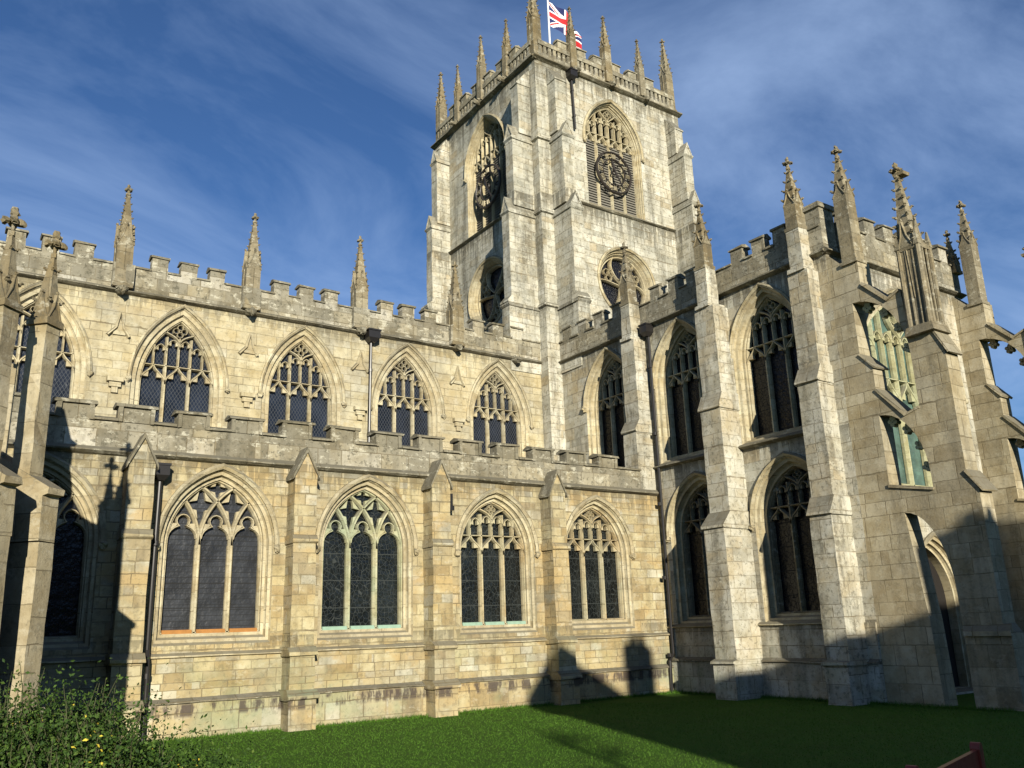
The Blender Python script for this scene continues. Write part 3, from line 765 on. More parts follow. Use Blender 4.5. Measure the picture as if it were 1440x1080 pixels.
downpipe([(4.42, YA - 0.17, 5.3), (4.42, YA - 0.17, 1.8), (4.42, YA - 0.30, 1.55), (4.42, YA - 0.34, -0.05)], 0.046, (4.43, YA - 0.2, 5.3), 'black downpipe beside the left aisle buttress')
fl = MB(); fl.box(F, 11.56, 11.70, 5.0, 5.42, 0.0, 0.28); fl.box(F, 11.54, 11.72, 4.98, 5.10, 0.1, 0.32)
CHP(fl, 'floodlight', M['iron'])

# ------------------------------------------------------------------ nave clerestory
F = FS(YC)
holes = []
for c in (-1.45, 2.22, 5.9, 9.58, 13.2, 16.86):
    a, vb, vs, va = 1.02, 7.1, 8.95, 10.93
    fr, h = window(F, c, a, vb, vs, va, 0.27, 0.24, (lambda t, wf, wb, c=c: tr_perp(t, FS(YC), c, 1.02, 7.1, 8.95, 10.93, 3, 9.52, wf, wb, 0.105, hh=0.55)), M['dress'], M['dress'], M['gl_diamond'], hood=(0.11, 0.08), rings=2, stop=-0.05)
    holes.append(h)
mb = MB(); mb.face(F, [(-7, 6.4), (18.9, 6.4), (18.9, 11.46), (-7, 11.46)], holes)
CHP(mb, 'clerestory_wall', M['cler'])
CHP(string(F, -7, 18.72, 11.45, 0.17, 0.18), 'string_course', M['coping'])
pins = [0.5, 4.15, 7.78, 11.4, 15.05]
mer = []
for p in pins: mer += [p + 0.97 + 0.83 * k for k in range(3)]
mer = [m for m in mer if m < 18.4] + [-0.3, -1.15, -2.0]
parapet(F, -7, 18.72, 11.5, 12.26, 12.70, mer, 0.45, M['parapet'], M['coping'], 0.3, 0.06, 0.05, label='high battlemented parapet of the nave with pinnacles')
for i, p in enumerate(pins):
    pinnacle('nave', (p, YC - 0.02, 11.5), M['brown'], w=0.44, hs=1.35, hg=0.6, hp=1.62, ncr=7, crk=0.9)
    gargoyle(F, p - 0.02, 11.43, 0.36, i)
    mb = MB(); mb.box(F, p - 0.28, p + 0.28, 11.52, 12.2, 0.0, 0.24); CHP(mb, 'pinnacle_base', M['parapet'])
    # empty statue niche: gabled canopy above a carved corbel
    q = p + 0.06
    mb = MB(); mb.bar(F, [(q - 0.30, 10.12), (q - 0.10, 10.35), (q, 10.78), (q + 0.10, 10.35), (q + 0.26, 10.12)], 0.09, 0.12, -0.02)
    mb.prism(F, [(q - 0.17, 10.16), (q + 0.17, 10.16), (q, 10.66)], -0.02, 0.05)
    o = CHP(mb, 'niche', M['dress']); mb = MB()
    mb.box(F, q - 0.21, q + 0.21, 8.80, 8.92, 0.0, 0.17); mb.box(F, q - 0.15, q + 0.15, 8.66, 8.795, 0.0, 0.11); mb.box(F, q - 0.08, q + 0.08, 8.5, 8.655, 0.0, 0.08)
    mb.build('corbel', M['dress'], o)
gargoyle(F, 17.55, 11.35, 0.34, 21)
downpipe([(11.78, YC - 0.14, 11.2), (11.74, YC - 0.14, 7.0)], 0.05, (11.8, YC - 0.18, 11.1), 'slim downpipe on the nave wall between windows', (0.2, 0.36))
mb = MB(); mb.box(FS(YC + 0.4), -7, 18.7, 11.5, 12.0, -7.5, 0)
CHP(mb, 'roof', M['lead'])

# ------------------------------------------------------------------ transept, west wall
F = FW(XT)
TH = []
for c in (-22.0, -18.5, -15.2):
    tr = (lambda t, wf, wb, c=c: tr_perp(t, FW(XT), c, 1.04, 6.98, 9.25, 10.95, 3, 9.62, wf, wb, 0.11, hh=0.5))
    fr, h = window(F, c, 1.04, 6.98, 9.25, 10.95, 0.20, 0.34, tr, M['dress'], M['dress'], M['gl_dark'], hood=(0.12, 0.10), vb_out=6.80, stop=-0.2, rings=2)
    TH.append(h)
for c in (-18.3, -15.0):
    tr = (lambda t, wf, wb, c=c: tr_perp(t, FW(XT), c, 1.08, 2.12, 4.6, 5.98, 3, 4.95, wf, wb, 0.12, hh=0.5))
    fr, h = window(F, c, 1.08, 2.12, 4.6, 5.98, 0.20, 0.38, tr, M['dress'], M['brown'], M['gl_dark'], hood=(0.12, 0.10), vb_out=1.9, stop=0.1, rings=2)  # tracery takes the darker brown to paint in the shade of these windows
    TH.append(h)
mb = MB(); mb.face(F, [(-24.6, 1.0), (-12.95, 1.0), (-12.95, 11.46), (-24.6, 11.46)], TH)
CHP(mb, 'transept_wall', M['tran'])
mb = MB(); mb.box(F, -20.2, -12.96, 0.95, 1.84, -0.3, 0.06); mb.box(F, -20.2, -12.96, -0.1, 0.88, -0.3, 0.15)
CHP(mb, 'plinth', M['tran'])
for a_, b_ in ((-19.93, -17.2), (-16.45, -13.9)):
    CHP(string(F, a_, b_, 6.72, 0.18, 0.16), 'string_course', M['coping'])
    CHP(string(F, a_, b_, 1.86, 0.14, 0.13), 'string_course', M['dress'])
CHP(string(F, -19.93, -12.97, 0.93, 0.2, 0.18), 'string_course', M['parapet'])
CHP(string(F, -24.5, -12.9, 11.44, 0.17, 0.18), 'string_course', M['coping'])
mer = [-(20.27 - 0.0) + s * k for s, k in ()]
mer = [-24.05, -23.15, -22.25, -21.3, -19.35, -18.5, -17.7, -15.85, -15.05, -14.3]
parapet(F, -24.5, -12.96, 11.5, 12.24, 12.70, mer, 0.44, M['parapet'], M['coping'], 0.3, 0.065, 0.05, label='battlemented parapet of the transept stepped with merlons')
mb = MB(); mb.box(F, -13.62, -12.93, 11.5, 12.72, -0.55, 0.07); mb.box(F, -13.68, -12.88, 12.722, 12.86, -0.62, 0.13)
CHP(mb, 'parapet', M['parapet'], None, 'square corner block of the transept parapet')
for i, (c, hw, st) in enumerate(((-20.27, 0.31, ((6.0, 7.85, 0.765), (8.2, 10.95, 0.60))),
                                (-16.82, 0.37, ((0, 0.9, 1.18), (0.95, 4.45, 1.08), (4.85, 7.85, 0.78), (8.25, 10.95, 0.64))),
                                (-13.57, 0.32, ((0, 0.9, 0.92), (0.95, 4.45, 0.80), (4.85, 7.85, 0.62), (8.25, 10.95, 0.46))))):
    b = MB()
    for j, (v0, v1, p) in enumerate(st):
        b.box(F, c - hw, c + hw, v0 - 0.1, v1, 0.0, p)
        if j + 1 < len(st): set_off(b, F, c - hw, c + hw, v1 + 0.03, st[j + 1][0] + 0.05, st[j + 1][2], p, 0.06)
    pt = st[-1][2]
    b.box(F, c - 0.26, c + 0.26, 10.951, 11.06, -0.02, pt + 0.07); b.box(F, c - 0.22, c + 0.22, 11.061, 12.2, pt - 0.45, pt - 0.01)
    CHP(b, 'buttress', M['tranb'])
    x = XT - pt + 0.22
    pinnacle('trans', (x, -c, 12.2), M['brown'], w=0.40, hs=0.80, hg=0.40, hp=1.15, ncr=4, crk=1.35, panel=False, fin=1.25)
downpipe([(XT - 0.13, 19.74, 11.1), (XT - 0.13, 19.74, 1.1), (XT - 0.32, 19.70, 0.9), (XT - 0.34, 19.70, -0.05)], 0.05, (XT - 0.2, 19.74, 11.0), 'black downpipe in the corner of aisle and transept', (0.16, 0.36))

# ------------------------------------------------------------------ transept, south wall and its pierced flying buttresses
YS = 12.95
F = FS(YS)
tr = lambda t, wf, wb: tr_perp(t, FS(YS), 22.65, 2.2, 5.3, 7.9, 10.6, 5, 8.25, wf, wb, 0.13, hh=0.8)
fr, h = window(F, 22.65, 2.2, 5.3, 7.9, 10.6, 0.25, 0.2, tr, M['dress'], M['verdigris'], M['gl_green'], hood=(0.14, 0.10), vb_out=5.05, stop=-0.1, label='wide five light south window with pale green tracery')
fr, h2 = window(F, 22.5, 1.0, 0.12, 2.3, 3.7, 0.25, 0.4, None, M['dress'], M['dress'], M['shade_door'], hood=(0.12, 0.1), vb_out=0.05, stop=0.0)  # doorway added to darken the view through the screen's lower opening
fr.name = 'added_doorway'; fr.children[0].name = 'shade_door'
mb = MB(); mb.face(F, [(XT, -0.1), (26.05, -0.1), (26.05, 11.46), (XT, 11.46)], [h, h2])
mb.add([(26.05, YS, -0.1), (26.05, 24.6, -0.1), (26.05, 24.6, 11.46), (26.05, YS, 11.46)], [(0, 1, 2, 3)])
CHP(mb, 'transept_wall', M['tran'])
CHP(string(F, XT - 0.1, 26.15, 11.44, 0.17, 0.18), 'string_course', M['coping'])
parapet(F, XT + 0.6, 26.05, 11.5, 12.40, 12.92, [20.6 + 0.95 * k for k in range(6)], 0.48, M['parapet'], M['coping'], 0.3, 0.05, 0.05, label='battlemented parapet above the south window')
mb = MB(); mb.box(FS(13.3), 19.7, 25.8, 11.4, 11.9, -11.2, 0); CHP(mb, 'roof', M['lead'])

def screen(X, label, zg=0.0):
    F = FW(X); T = 0.52
    out = [(-12.95, -0.1), (-9.85, -0.1), (-9.85, 1.55), (-9.98, 1.75), (-9.98, 4.62), (-10.2, 5.02), (-10.2, 7.85), (-10.36, 8.35), (-10.36, 8.6), (-10.98, 8.6), (-11.05, 9.65), (-11.42, 9.5), (-12.07, 10.15), (-12.07, 10.84), (-12.49, 10.84), (-12.95, 11.3)]
    def quarter(u0, v0, u1, v1, n=10):
        return [(u0 + (u1 - u0) * math.sin(t), v1 + (v0 - v1) * math.cos(t)) for t in [math.pi / 2 * i / n for i in range(n + 1)]]
    h1 = [(-12.08, 7.35), (-11.42, 6.58), (-11.04, 6.68)] + list(reversed(quarter(-12.38, 9.75, -11.04, 8.0))) + [(-12.38, 8.35), (-12.08, 7.95)]
    h2 = [(-12.1, 4.95), (-11.02, 4.75)] + list(reversed(quarter(-12.1, 6.72, -11.02, 5.1)))
    h3 = [(-11.55, -0.08), (-10.86, -0.08)] + list(reversed(quarter(-11.82, 4.3, -10.86, 2.4))) + [(-11.6, 1.9)]
    mb = MB()
    mb.face(F, out, [h1, h2, h3], 0.0)
    pts = out + h1 + h2 + h3
    mb.add([F(u, v, -T) for u, v in pts], [tuple(reversed(t)) for t in tess([out, h1, h2, h3])])
    for lp, flip in ((out, 0), (h1, 1), (h2, 1), (h3, 1)):
        n = len(lp)
        vs = [F(u, v, 0) for u, v in lp] + [F(u, v, -T) for u, v in lp]
        mb.add(vs, [(i, i + n, (i + 1) % n + n, (i + 1) % n) for i in range(n)])
    o = CHP(mb, 'flying_buttress', M['screen'], None, label)
    c = MB()                              # weathered slab copings, plinth and offsets
    def slab(p, q, t=0.07, ov=0.04):
        dx, dy = q[0] - p[0], q[1] - p[1]; L = math.hypot(dx, dy); nx, ny = -dy / L * t, dx / L * t
        if ny < 0: nx, ny = -nx, -ny
        c.prism(F, [p, q, (q[0] + nx, q[1] + ny), (p[0] + nx, p[1] + ny)] if dx > 0 else [q, p, (p[0] + nx, p[1] + ny), (q[0] + nx, q[1] + ny)], -T - ov, ov)
    slab((-12.06, 10.14), (-11.42, 9.5)); slab((-11.42, 9.5), (-11.06, 9.65), 0.06)
    slab((-12.10, 7.35), (-11.42, 6.56)); slab((-11.42, 6.56), (-11.04, 6.67), 0.06)
    slab((-12.40, 8.36), (-12.02, 7.92), 0.045); slab((-12.12, 4.95), (-11.0, 4.74), 0.06)
    slab((-10.40, 8.37), (-10.13, 7.80), 0.045); slab((-10.22, 5.04), (-9.90, 4.56), 0.045)
    c.along(F, -10.83, -9.80, [(1.5, -0.02), (1.74, -0.02), (1.60, 0.09), (1.5, 0.09)])
    build_each(c, 'coping', M['screen'], o)
    k = MB()                              # pierced cusps hanging under the two upper arches
    for (u0, v0, u1, v1), n in (((-12.38, 9.75, -11.04, 8.0), 4), ((-12.1, 6.72, -11.02, 5.1), 4)):
        for i in range(n):
            t = math.pi / 2 * (i + 0.6) / n
            p = (u0 + (u1 - u0) * math.sin(t), v1 + (v0 - v1) * math.cos(t))
            d = Vector((-(u1 - u0) * math.sin(t), -(v0 - v1) * math.cos(t))).normalized(); e = Vector((-d.y, d.x))
            for r0, sgn, r in ((0.06, 0, 0.085), (0.15, -0.65, 0.055), (0.15, 0.65, 0.055), (0.22, 0, 0.055)):
                cx, cy = p[0] + d.x * r0 + e.x * sgn * 0.11, p[1] + d.y * r0 + e.y * sgn * 0.11
                k.prism(F, [(cx + r * math.cos(a_), cy + r * math.sin(a_)) for a_ in [j * math.pi / 4 for j in range(8)]], -0.34, -0.16)
    build_each(k, 'cusp', M['verdigris'] if X < 22 else M['screen'], o, 4)
    # great pinnacle on the outer pier, small one on the inner
    xc = X + T / 2
    pinnacle('small', (xc - 0.09, 12.28, 10.80), M['brown'], w=0.40, hs=1.95, hg=0.36, hp=1.15, ncr=4, crk=1.35, panel=False, fin=1.25)
    pinnacle('great', (xc - 0.05, 10.66, 8.55 + zg), M['brown'], w=0.46, hs=2.1, hg=0.75, hp=2.05, ncr=8, crk=1.35, fin=1.2)
    s = MB(); cx_, cy_ = xc - 0.05, 10.66  # clustered shafts round the great pinnacle
    for dx in (-0.25, -0.085, 0.085, 0.25):
        for dy in (-0.25, -0.085, 0.085, 0.25):
            if abs(dx) < 0.15 and abs(dy) < 0.15: continue
            big = abs(dx) > 0.2 and abs(dy) > 0.2
            s.frustum((cx_ + dx, cy_ + dy), 8.45 + min(zg, 0), 10.62 + zg, 0.065 if big else 0.03, 0.06 if big else 0.03, 0.4, 8)
            if big:
                s.frustum((cx_ + dx, cy_ + dy), 10.62 + zg, 11.05 + zg, 0.07, 0.015, 0.0, 4)
    s.frustum((cx_, cy_), 8.40, 8.62, 0.38, 0.33); s.frustum((cx_, cy_), 10.56 + zg, 10.66 + zg, 0.29, 0.31)
    s.frustum((cx_, cy_), 12.62 + zg, 12.70 + zg, 0.13, 0.15)
    build_each(s, 'shaft', M['brown'], o)
screen(19.387, 'pierced buttress screen of brown stone with arched openings nearest the lawn')
screen(25.52, 'second pierced buttress screen at the far corner of the transept', -0.8)
pinnacle('small_corner', (25.9, YS + 0.0, 12.1), M['brown'], w=0.34, hs=0.35, hg=0.25, hp=0.85, ncr=3, crk=1.5, panel=False, fin=1.2)

# ------------------------------------------------------------------ tower
TX0, TX1, TY0, TY1, TZ = 18.75, 26.85, 24.52, 32.7, 24.4
def rose(F, c, cz, R0, R1, seed):
    n = 40
    circ = lambda r: [(c + r * math.cos(2 * math.pi * i / n), cz + r * math.sin(2 * math.pi * i / n)) for i in range(n)]
    mb = MB(); mb.loft(F, [(circ(R0), 0.0), (circ(R0 - 0.05), -0.08), (circ(R0 - 0.07), -0.08), (circ(R0 - 0.11), -0.18), (circ(R0 - 0.13), -0.18), (circ(R1), -0.30), (circ(R1), -0.8)])
    fr = CHP(mb, 'round_window', M['dress'])
    g = MB(); g.face(F, circ(R1 + 0.03), w=-0.48); g.build('glass', M['gl_dark'], fr)
    t = MB(); t.bar(F, circ(R1 - 0.04), 0.11, -0.27, -0.45, closed=True)
    for k in range(3):                    # three curved triangles turning about the centre
        a0 = math.pi / 2 + k * 2 * math.pi / 3
        P = lambda r, a: (c + r * math.cos(a), cz + r * math.sin(a))
        t.bar(F, curve(P(0.05, a0), P(R1 * 0.5, a0 + 0.9), P(R1 * 0.85, a0 + 0.75), P(R1, a0 + 0.35), 9), 0.10, -0.28, -0.45)
        t.bar(F, curve(P(0.05, a0), P(R1 * 0.5, a0 - 0.6), P(R1 * 0.8, a0 - 0.7), P(R1, a0 - 0.55), 9), 0.09, -0.28, -0.45)
        q = P(R1 * 0.62, a0 + 1.05)
        for j in range(3):
            b_ = a0 + 1.05 + j * 2 * math.pi / 3
            t.bar(F, [(q[0] + 0.14 * math.cos(b_) + 0.15 * math.cos(x), q[1] + 0.14 * math.sin(b_) + 0.15 * math.sin(x)) for x in [i * 2 * math.pi / 10 for i in range(10)]], 0.045, -0.30, -0.44, closed=True)
    t.build('tracery', M['dress'], fr)
    hd = MB(); A, B = circ(R0 + 0.01), circ(R0 + 0.13)
    hd.loft(F, [(B, -0.02), (B, 0.05), (circ(R0 + 0.07), 0.09), (A, 0.05), (A, -0.02)]); hd.build('hood_mould', M['dress'], fr)
    return circ(R0)
def belfry(F, c, label):
    a, vb, vs, va = 1.42, 18.62, 21.45, 23.46
    def tr(t, wf, wb):
        lw = 2 * a / 4
        tr_perp(t, F, c, a, vb, vs, va, 4, 22.0, wf, wb, 0.13, hh=0.55)
    fr, h = window(F, c, a, vb, vs, va, 0.12, 0.26, tr, M['dress'], M['dress'], M['dark'], hood=(0.15, 0.11), vb_out=18.46, gw=0.45, stop=0.12, tw=0.18, label=label)
    lv = MB(); z = vb + 0.08
    while z < 21.75:
        lv.along(F, c - a, c + a, [(z + 0.03, -0.42), (z + 0.05, -0.41), (z - 0.085, -0.32), (z - 0.10, -0.33)])
        z += 0.115
    o = lv.build('louvres', M['louvre'], fr)
    return h
def clock(F, c, cz, label):
    mb = MB(); R = 0.97; n = 40
    circ = lambda r, k=n: [(c + r * math.cos(2 * math.pi * i / k), cz + r * math.sin(2 * math.pi * i / k)) for i in range(k)]
    mb.bar(F, circ(R - 0.04), 0.09, -0.02, -0.12, closed=True); mb.bar(F, circ(R * 0.62), 0.05, -0.04, -0.11, closed=True); mb.bar(F, circ(0.1, 12), 0.05, -0.03, -0.1, closed=True)
    o = CHP(mb, 'clock', M['clockmetal'], None, label)
    # roman numerals as radial strokes round the dial
    ROM = ['XII', 'I', 'II', 'III', 'IV', 'V', 'VI', 'VII', 'VIII', 'IX', 'X', 'XI']
    wid = {'I': 0.062, 'V': 0.12, 'X': 0.12}
    for k, s in enumerate(ROM):
        nm = MB()
        an = math.pi / 2 - k * math.pi / 6
        er = (math.cos(an), math.sin(an)); et = (math.sin(an), -math.cos(an))
        tot = sum(wid[ch] for ch in s); x = -tot / 2
        for ch in s:
            w_ = wid[ch]; x0, x1 = x + 0.008, x + w_ - 0.008; xm = (x0 + x1) / 2
            q = lambda t, r: (c + er[0] * r + et[0] * t, cz + er[1] * r + et[1] * t)
            r0, r1 = R * 0.66, R * 0.87
            st = {'I': [((xm, r0), (xm, r1))], 'V': [((x0, r1), (xm, r0)), ((x1, r1), (xm, r0))], 'X': [((x0, r1), (x1, r0)), ((x1, r1), (x0, r0))]}[ch]
            for p1, p2 in st: nm.bar(F, [q(*p1), q(*p2)], 0.04, -0.03, -0.08)
            x += w_
        nm.build('numeral', M['gilt'], o)
    for name, L, hr, wdt in (('minute_hand', 0.80, 25 / 60 * 12, 0.06), ('hour_hand', 0.55, 11.42, 0.085)):
        an = math.pi / 2 - hr * math.pi / 6; d = (math.cos(an), math.sin(an)); e = (-d[1], d[0])
        hm = MB(); w2 = 0.01 if name == 'minute_hand' else 0.0
        hm.prism(F, [(c - d[0] * 0.22 - e[0] * wdt * 0.6, cz - d[1] * 0.22 - e[1] * wdt * 0.6), (c + d[0] * L * 0.75 - e[0] * wdt * 0.5, cz + d[1] * L * 0.75 - e[1] * wdt * 0.5), (c + d[0] * L, cz + d[1] * L), (c + d[0] * L * 0.75 + e[0] * wdt * 0.5, cz + d[1] * L * 0.75 + e[1] * wdt * 0.5), (c - d[0] * 0.22 + e[0] * wdt * 0.6, cz - d[1] * 0.22 + e[1] * wdt * 0.6)], w2, w2 + 0.03)
        hm.build(name, M['clockmetal'], o)
CS, CW = 22.75, -28.3
F = FS(TY0); hs = [belfry(F, CS, 'louvred belfry window of the south face'), rose(F, 22.98, 15.3, 1.46, 1.27, 1)]
mb = MB(); mb.face(F, [(TX0, 0), (TX1, 0), (TX1, TZ), (TX0, TZ)], hs)
F2 = FW(TX0); hw = [belfry(F2, CW, 'louvred belfry window of the west face'), rose(F2, -28.35, 15.4, 1.44, 1.27, 2)]
mb.face(F2, [(-TY1, 0), (-TY0, 0), (-TY0, TZ), (-TY1, TZ)], hw)
mb.add([(TX1, TY0, 0), (TX1, TY1, 0), (TX1, TY1, TZ), (TX1, TY0, TZ)], [(0, 1, 2, 3)])
mb.add([(TX1, TY1, 0), (TX0, TY1, 0), (TX0, TY1, TZ), (TX1, TY1, TZ)], [(0, 1, 2, 3)])
CHP(mb, 'tower_wall', M['pale'])
clock(F, CS, 20.3, 'skeleton clock dial on the south belfry window'); clock(F2, CW, 20.3, 'skeleton clock dial on the west belfry window')
mb = MB(); mb.box(FS(TY0 + 0.3), TX0 + 0.3, TX1 - 0.3, 24.0, 24.6, -7.5, 0); CHP(mb, 'roof', M['lead'])
def tower_buttress(F, u0, u1, st, sign=1):
    b = MB(); caps = []
    for j, (v0, v1, p) in enumerate(st):
        b.box(F, u0, u1, v0, v1, -0.05, p)
        if j + 1 < len(st):
            if j == 0: set_off(b, F, u0, u1, v1 + 0.05, v1 + 0.3, st[1][2], p + 0.02, 0.05)
            else: caps.append(gable_cap(b, F, u0 + 0.0, u1, v1, v1 + 0.55, 0.0, p, 0.03))
            b.along(F, u0 - 0.05, u1 + 0.05, [(v1 - 0.14, -0.01), (v1 - 0.02, -0.01), (v1 - 0.02, p + 0.06), (v1 - 0.07, p + 0.07), (v1 - 0.14, p + 0.01)])
        else:
            set_off(b, F, u0, u1, v1 + 0.02, v1 + 0.75, 0.02, p, 0.05)
    o = CHP(b, 'buttress', M['pale'])
    for g in caps: g.build('coping', M['pale'], o)
tower_buttress(F2, -25.42, -24.95, ((11.0, 13.62, 1.36), (13.75, 17.45, 1.24), (17.7, 20.7, 0.96), (20.95, 23.2, 0.60)))
tower_buttress(F, 19.335, 19.88, ((11.0, 13.62, 1.20), (13.75, 17.45, 1.10), (17.7, 20.7, 0.80), (20.95, 23.3, 0.50)))
tower_buttress(F, 25.97, 26.45, ((11.0, 15.4, 1.25), (15.6, 19.3, 1.15), (19.5, 21.7, 0.95), (21.9, 23.1, 0.55)))
tower_buttress(F2, -31.9, -31.4, ((11.0, 15.6, 1.16), (15.9, 19.5, 0.95), (19.7, 22.9, 0.66), (23.0, 23.5, 0.5)))
for Fx, spans in ((F, ((19.90, 25.95),)), (F2, ((-31.38, -25.44),))):
    for s0, s1 in spans: CHP(string(Fx, s0, s1, 18.36, 0.13, 0.17), 'string_course', M['coping'])
CHP(string(F, 19.90, 20.45, 13.68, 0.12, 0.16), 'string_course', M['pale'])
for v in (13.68, 17.55, 20.75):           # drip courses round the salient corner
    mb = MB()
    mb.along(F, TX0 - 0.1, 19.33, [(v - 0.12, 0.001), (v + 0.06, 0.001), (v - 0.03, 0.09), (v - 0.09, 0.09)])
    mb.along(F2, -24.94, -TY0 + 0.1, [(v - 0.12, 0.001), (v + 0.06, 0.001), (v - 0.033, 0.085), (v - 0.087, 0.085)])
    CHP(mb, 'string_course', M['pale'])
for Fx, s0, s1 in ((F, TX0 - 0.12, TX1 + 0.12), (F2, -TY1 - 0.1, -TY0 + 0.1)):
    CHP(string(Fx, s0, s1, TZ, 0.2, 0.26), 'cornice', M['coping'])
# pierced, stepped parapet of the tower
def tower_parapet(F, c0, c1, ctr, label):
    mb = MB(); t = 0.22
    mb.box(F, c0, c1, 24.52, 24.68, -t, 0.04); mb.box(F, c0, c1, 25.08, 25.30, -t, 0.05)
    mb.face(F, [(c0, 24.6), (c1, 24.6), (c1, 25.2), (c0, 25.2)], w=-t * 0.92)
    u = c0 + 0.1
    while u < c1:
        mb.box(F, u - 0.07, u + 0.07, 24.68, 25.08, -t * 0.9, 0.02); u += 0.25
    o = CHP(mb, 'parapet', M['parapet'], None, label)
    for c in ctr:
        for off, wd in ((-0.52, 0.46), (0.52, 0.46)):
            m = MB(); m.box(F, c + off - wd / 2, c + off + wd / 2, 25.301, 25.62, -t, 0.02)
            m.along(F, c + off - wd / 2 - 0.04, c + off + wd / 2 + 0.04, [(25.62, 0.07), (25.67, 0.07), (25.73, -t / 2), (25.67, -t - 0.05), (25.62, -t - 0.05)])
            m.build('merlon', M['parapet'], o)
PS, PW = (20.75, 22.68, 24.68), (26.52, 28.5, 30.5)
tower_parapet(F, TX0 + 0.2, TX1 - 0.2, PS, 'pierced parapet on the south face of the tower'); tower_parapet(F2, -TY1 + 0.2, -TY0 - 0.2, [-y for y in PW], 'pierced parapet on the west face of the tower')
tower_parapet(lambda u, v, w: (TX1 + w, u, v), TY0 + 0.2, TY1 - 0.2, PW, None); tower_parapet(lambda u, v, w: (-u, TY1 + w, v), -TX1 + 0.2, -TX0 - 0.2, [-x for x in PS], None)
kwm = dict(w=0.35, hs=1.75, hg=0.5, hp=1.45, ncr=6, crk=1.15); kws = dict(w=0.30, hs=1.55, hg=0.42, hp=1.3, ncr=6, crk=1.15); kwc = dict(w=0.42, hs=1.9, hg=0.5, hp=1.7, ncr=7, crk=1.1)
def twp(x, y, i):
    if i == 1: pinnacle('tower_mid', (x, y, 24.52), M['brown'], **kwm)
    else: pinnacle('tower_side', (x, y, 24.52), M['brown'], **kws)
for i, x in enumerate(PS):
    twp(x, TY0 + 0.02, i); twp(x, TY1 - 0.02, i)
    gargoyle(F, x + 0.05, TZ + 0.02, 0.3, 40 + i)
for i, y in enumerate(PW):
    twp(TX0 + 0.02, y, i); twp(TX1 - 0.02, y, i)
    gargoyle(F2, -y, TZ + 0.02, 0.42, 50 + i)
for x in (TX0 + 0.22, TX1 - 0.28):
    for y in (TY0 + 0.22, TY1 - 0.28): pinnacle('tower_corner', (x, y, 24.52), M['brown'], **kwc)
downpipe([(20.55, TY0 - 0.12, 24.0), (20.6, TY0 - 0.12, 21.6)], 0.05, (20.55, TY0 - 0.14, 23.85), 'short downpipe under the tower cornice', (0.18, 0.4))

# flagpole and union flag
FP = Vector((22.7, 28.4, 0))
mb = MB(); mb.tube([(0, 0, 24.6), (0, 0, 31.7)], [0.06, 0.04], 10); mb.frustum((0, 0), 24.58, 24.8, 0.16, 0.13)
pole = mb.build('flagpole', M['white_metal']); pole.location = (FP.x, FP.y, 0); tag(pole, 'slim white flagpole standing on the tower roof', 'flagpole')
rng = random.Random(2); mb = MB(); mb.blob((0, 0, 31.75), 0.08, rng, rough=0.02); mb.build('truck', M['white_metal'], pole)
def flag():
    W, H = 1.95, 1.4; nx, ny = 80, 48; mb = MB(); vs = []
    for j in range(ny + 1):
        for i in range(nx + 1):
            s, t = i / nx, j / ny
            sag = 0.85 * s ** 1.2 + 0.75 * s * s
            x = W * (s * 0.80 - 0.05 * s * s)
            y = 0.30 * math.sin(s * 8.5 + t * 1.2) * s + 0.12 * math.sin(s * 17 + t * 3) * s
            z = H * (t - 1) * (1 - 0.22 * s) - sag * 1.15 + 0.06 * math.sin(s * 11 + t * 4) * s
            vs.append((x, y + x * -0.42, z))
    fs, mi = [], []
    for j in range(ny):
        for i in range(nx):
            X, Y = ((i + 0.5) / nx - 0.5) * 60, ((j + 0.5) / ny - 0.5) * 30
            m = 2
            d1, d2 = (Y - X / 2) * 0.894, (Y + X / 2) * 0.894
            if abs(d1) < 3 or abs(d2) < 3: m = 1
            if X * Y > 0 and ((X < 0 and -0 < d1 < 2) or (X > 0 and -2 < d1 < 0)): m = 0
            if X * Y < 0 and ((X < 0 and 0 < -d2 < 2) or (X > 0 and 0 < d2 < 2)): m = 0
            if abs(X) < 5 or abs(Y) < 5: m = 1
            if abs(X) < 3 or abs(Y) < 3: m = 0
            a = j * (nx + 1) + i
            fs.append((a, a + 1, a + nx + 2, a + nx + 1)); mi.append(m)
    mb.v, mb.f, mb.mi = vs, fs, mi
    o = mb.build('flag', [M['flag_red'], M['flag_white'], M['flag_blue']])
    o.location = (FP.x + 0.06, FP.y, 31.45)
    return tag(o, 'red, white and blue union flag flying from the tower flagpole', 'flag')
flag()

# ------------------------------------------------------------------ south porch at the left edge
def diag_pier(x, y, ztop, side, low, label=None):
    """diagonal buttress: slim shaft with pinnacle, broad weathered foot"""
    mb = MB()
    a = Vector((0.7071, -0.7071)); s = Vector((0.7071, 0.7071))
    F = lambda u, v, w: (x + s.x * u + a.x * w, y + s.y * u + a.y * w, v)
    h = side / 2
    mb.box(F, -h, h, 3.9, ztop, -h, h)
    mb.along(F, -h - 0.02, h + 0.02, [(3.3, -1.6), (5.05, -1.6), (4.62, -0.55), (4.02, h + 0.34), (3.93, h + 0.34), (3.90, h + 0.27), (3.3, h + 0.27)])
    mb.box(F, -h - 0.016, h + 0.016, 1.2, 3.3, -1.6, h + 0.271); mb.box(F, -h - 0.05, h + 0.05, -0.1, 1.2, -1.6, h + 0.40)
    CHP(mb, 'porch_buttress', M['porch'], None, label)
diag_pier(1.29, 13.55, 6.5, 0.27, 1, 'slim diagonal porch buttress with weathered foot')
pinnacle('porch', (1.29, 13.55, 6.37), M['brown'], w=0.29, hs=0.12, hg=0.38, hp=1.0, ncr=2, crk=1.4, rot=math.pi / 4, panel=False, fin=1.9, shaft_from=0.0)
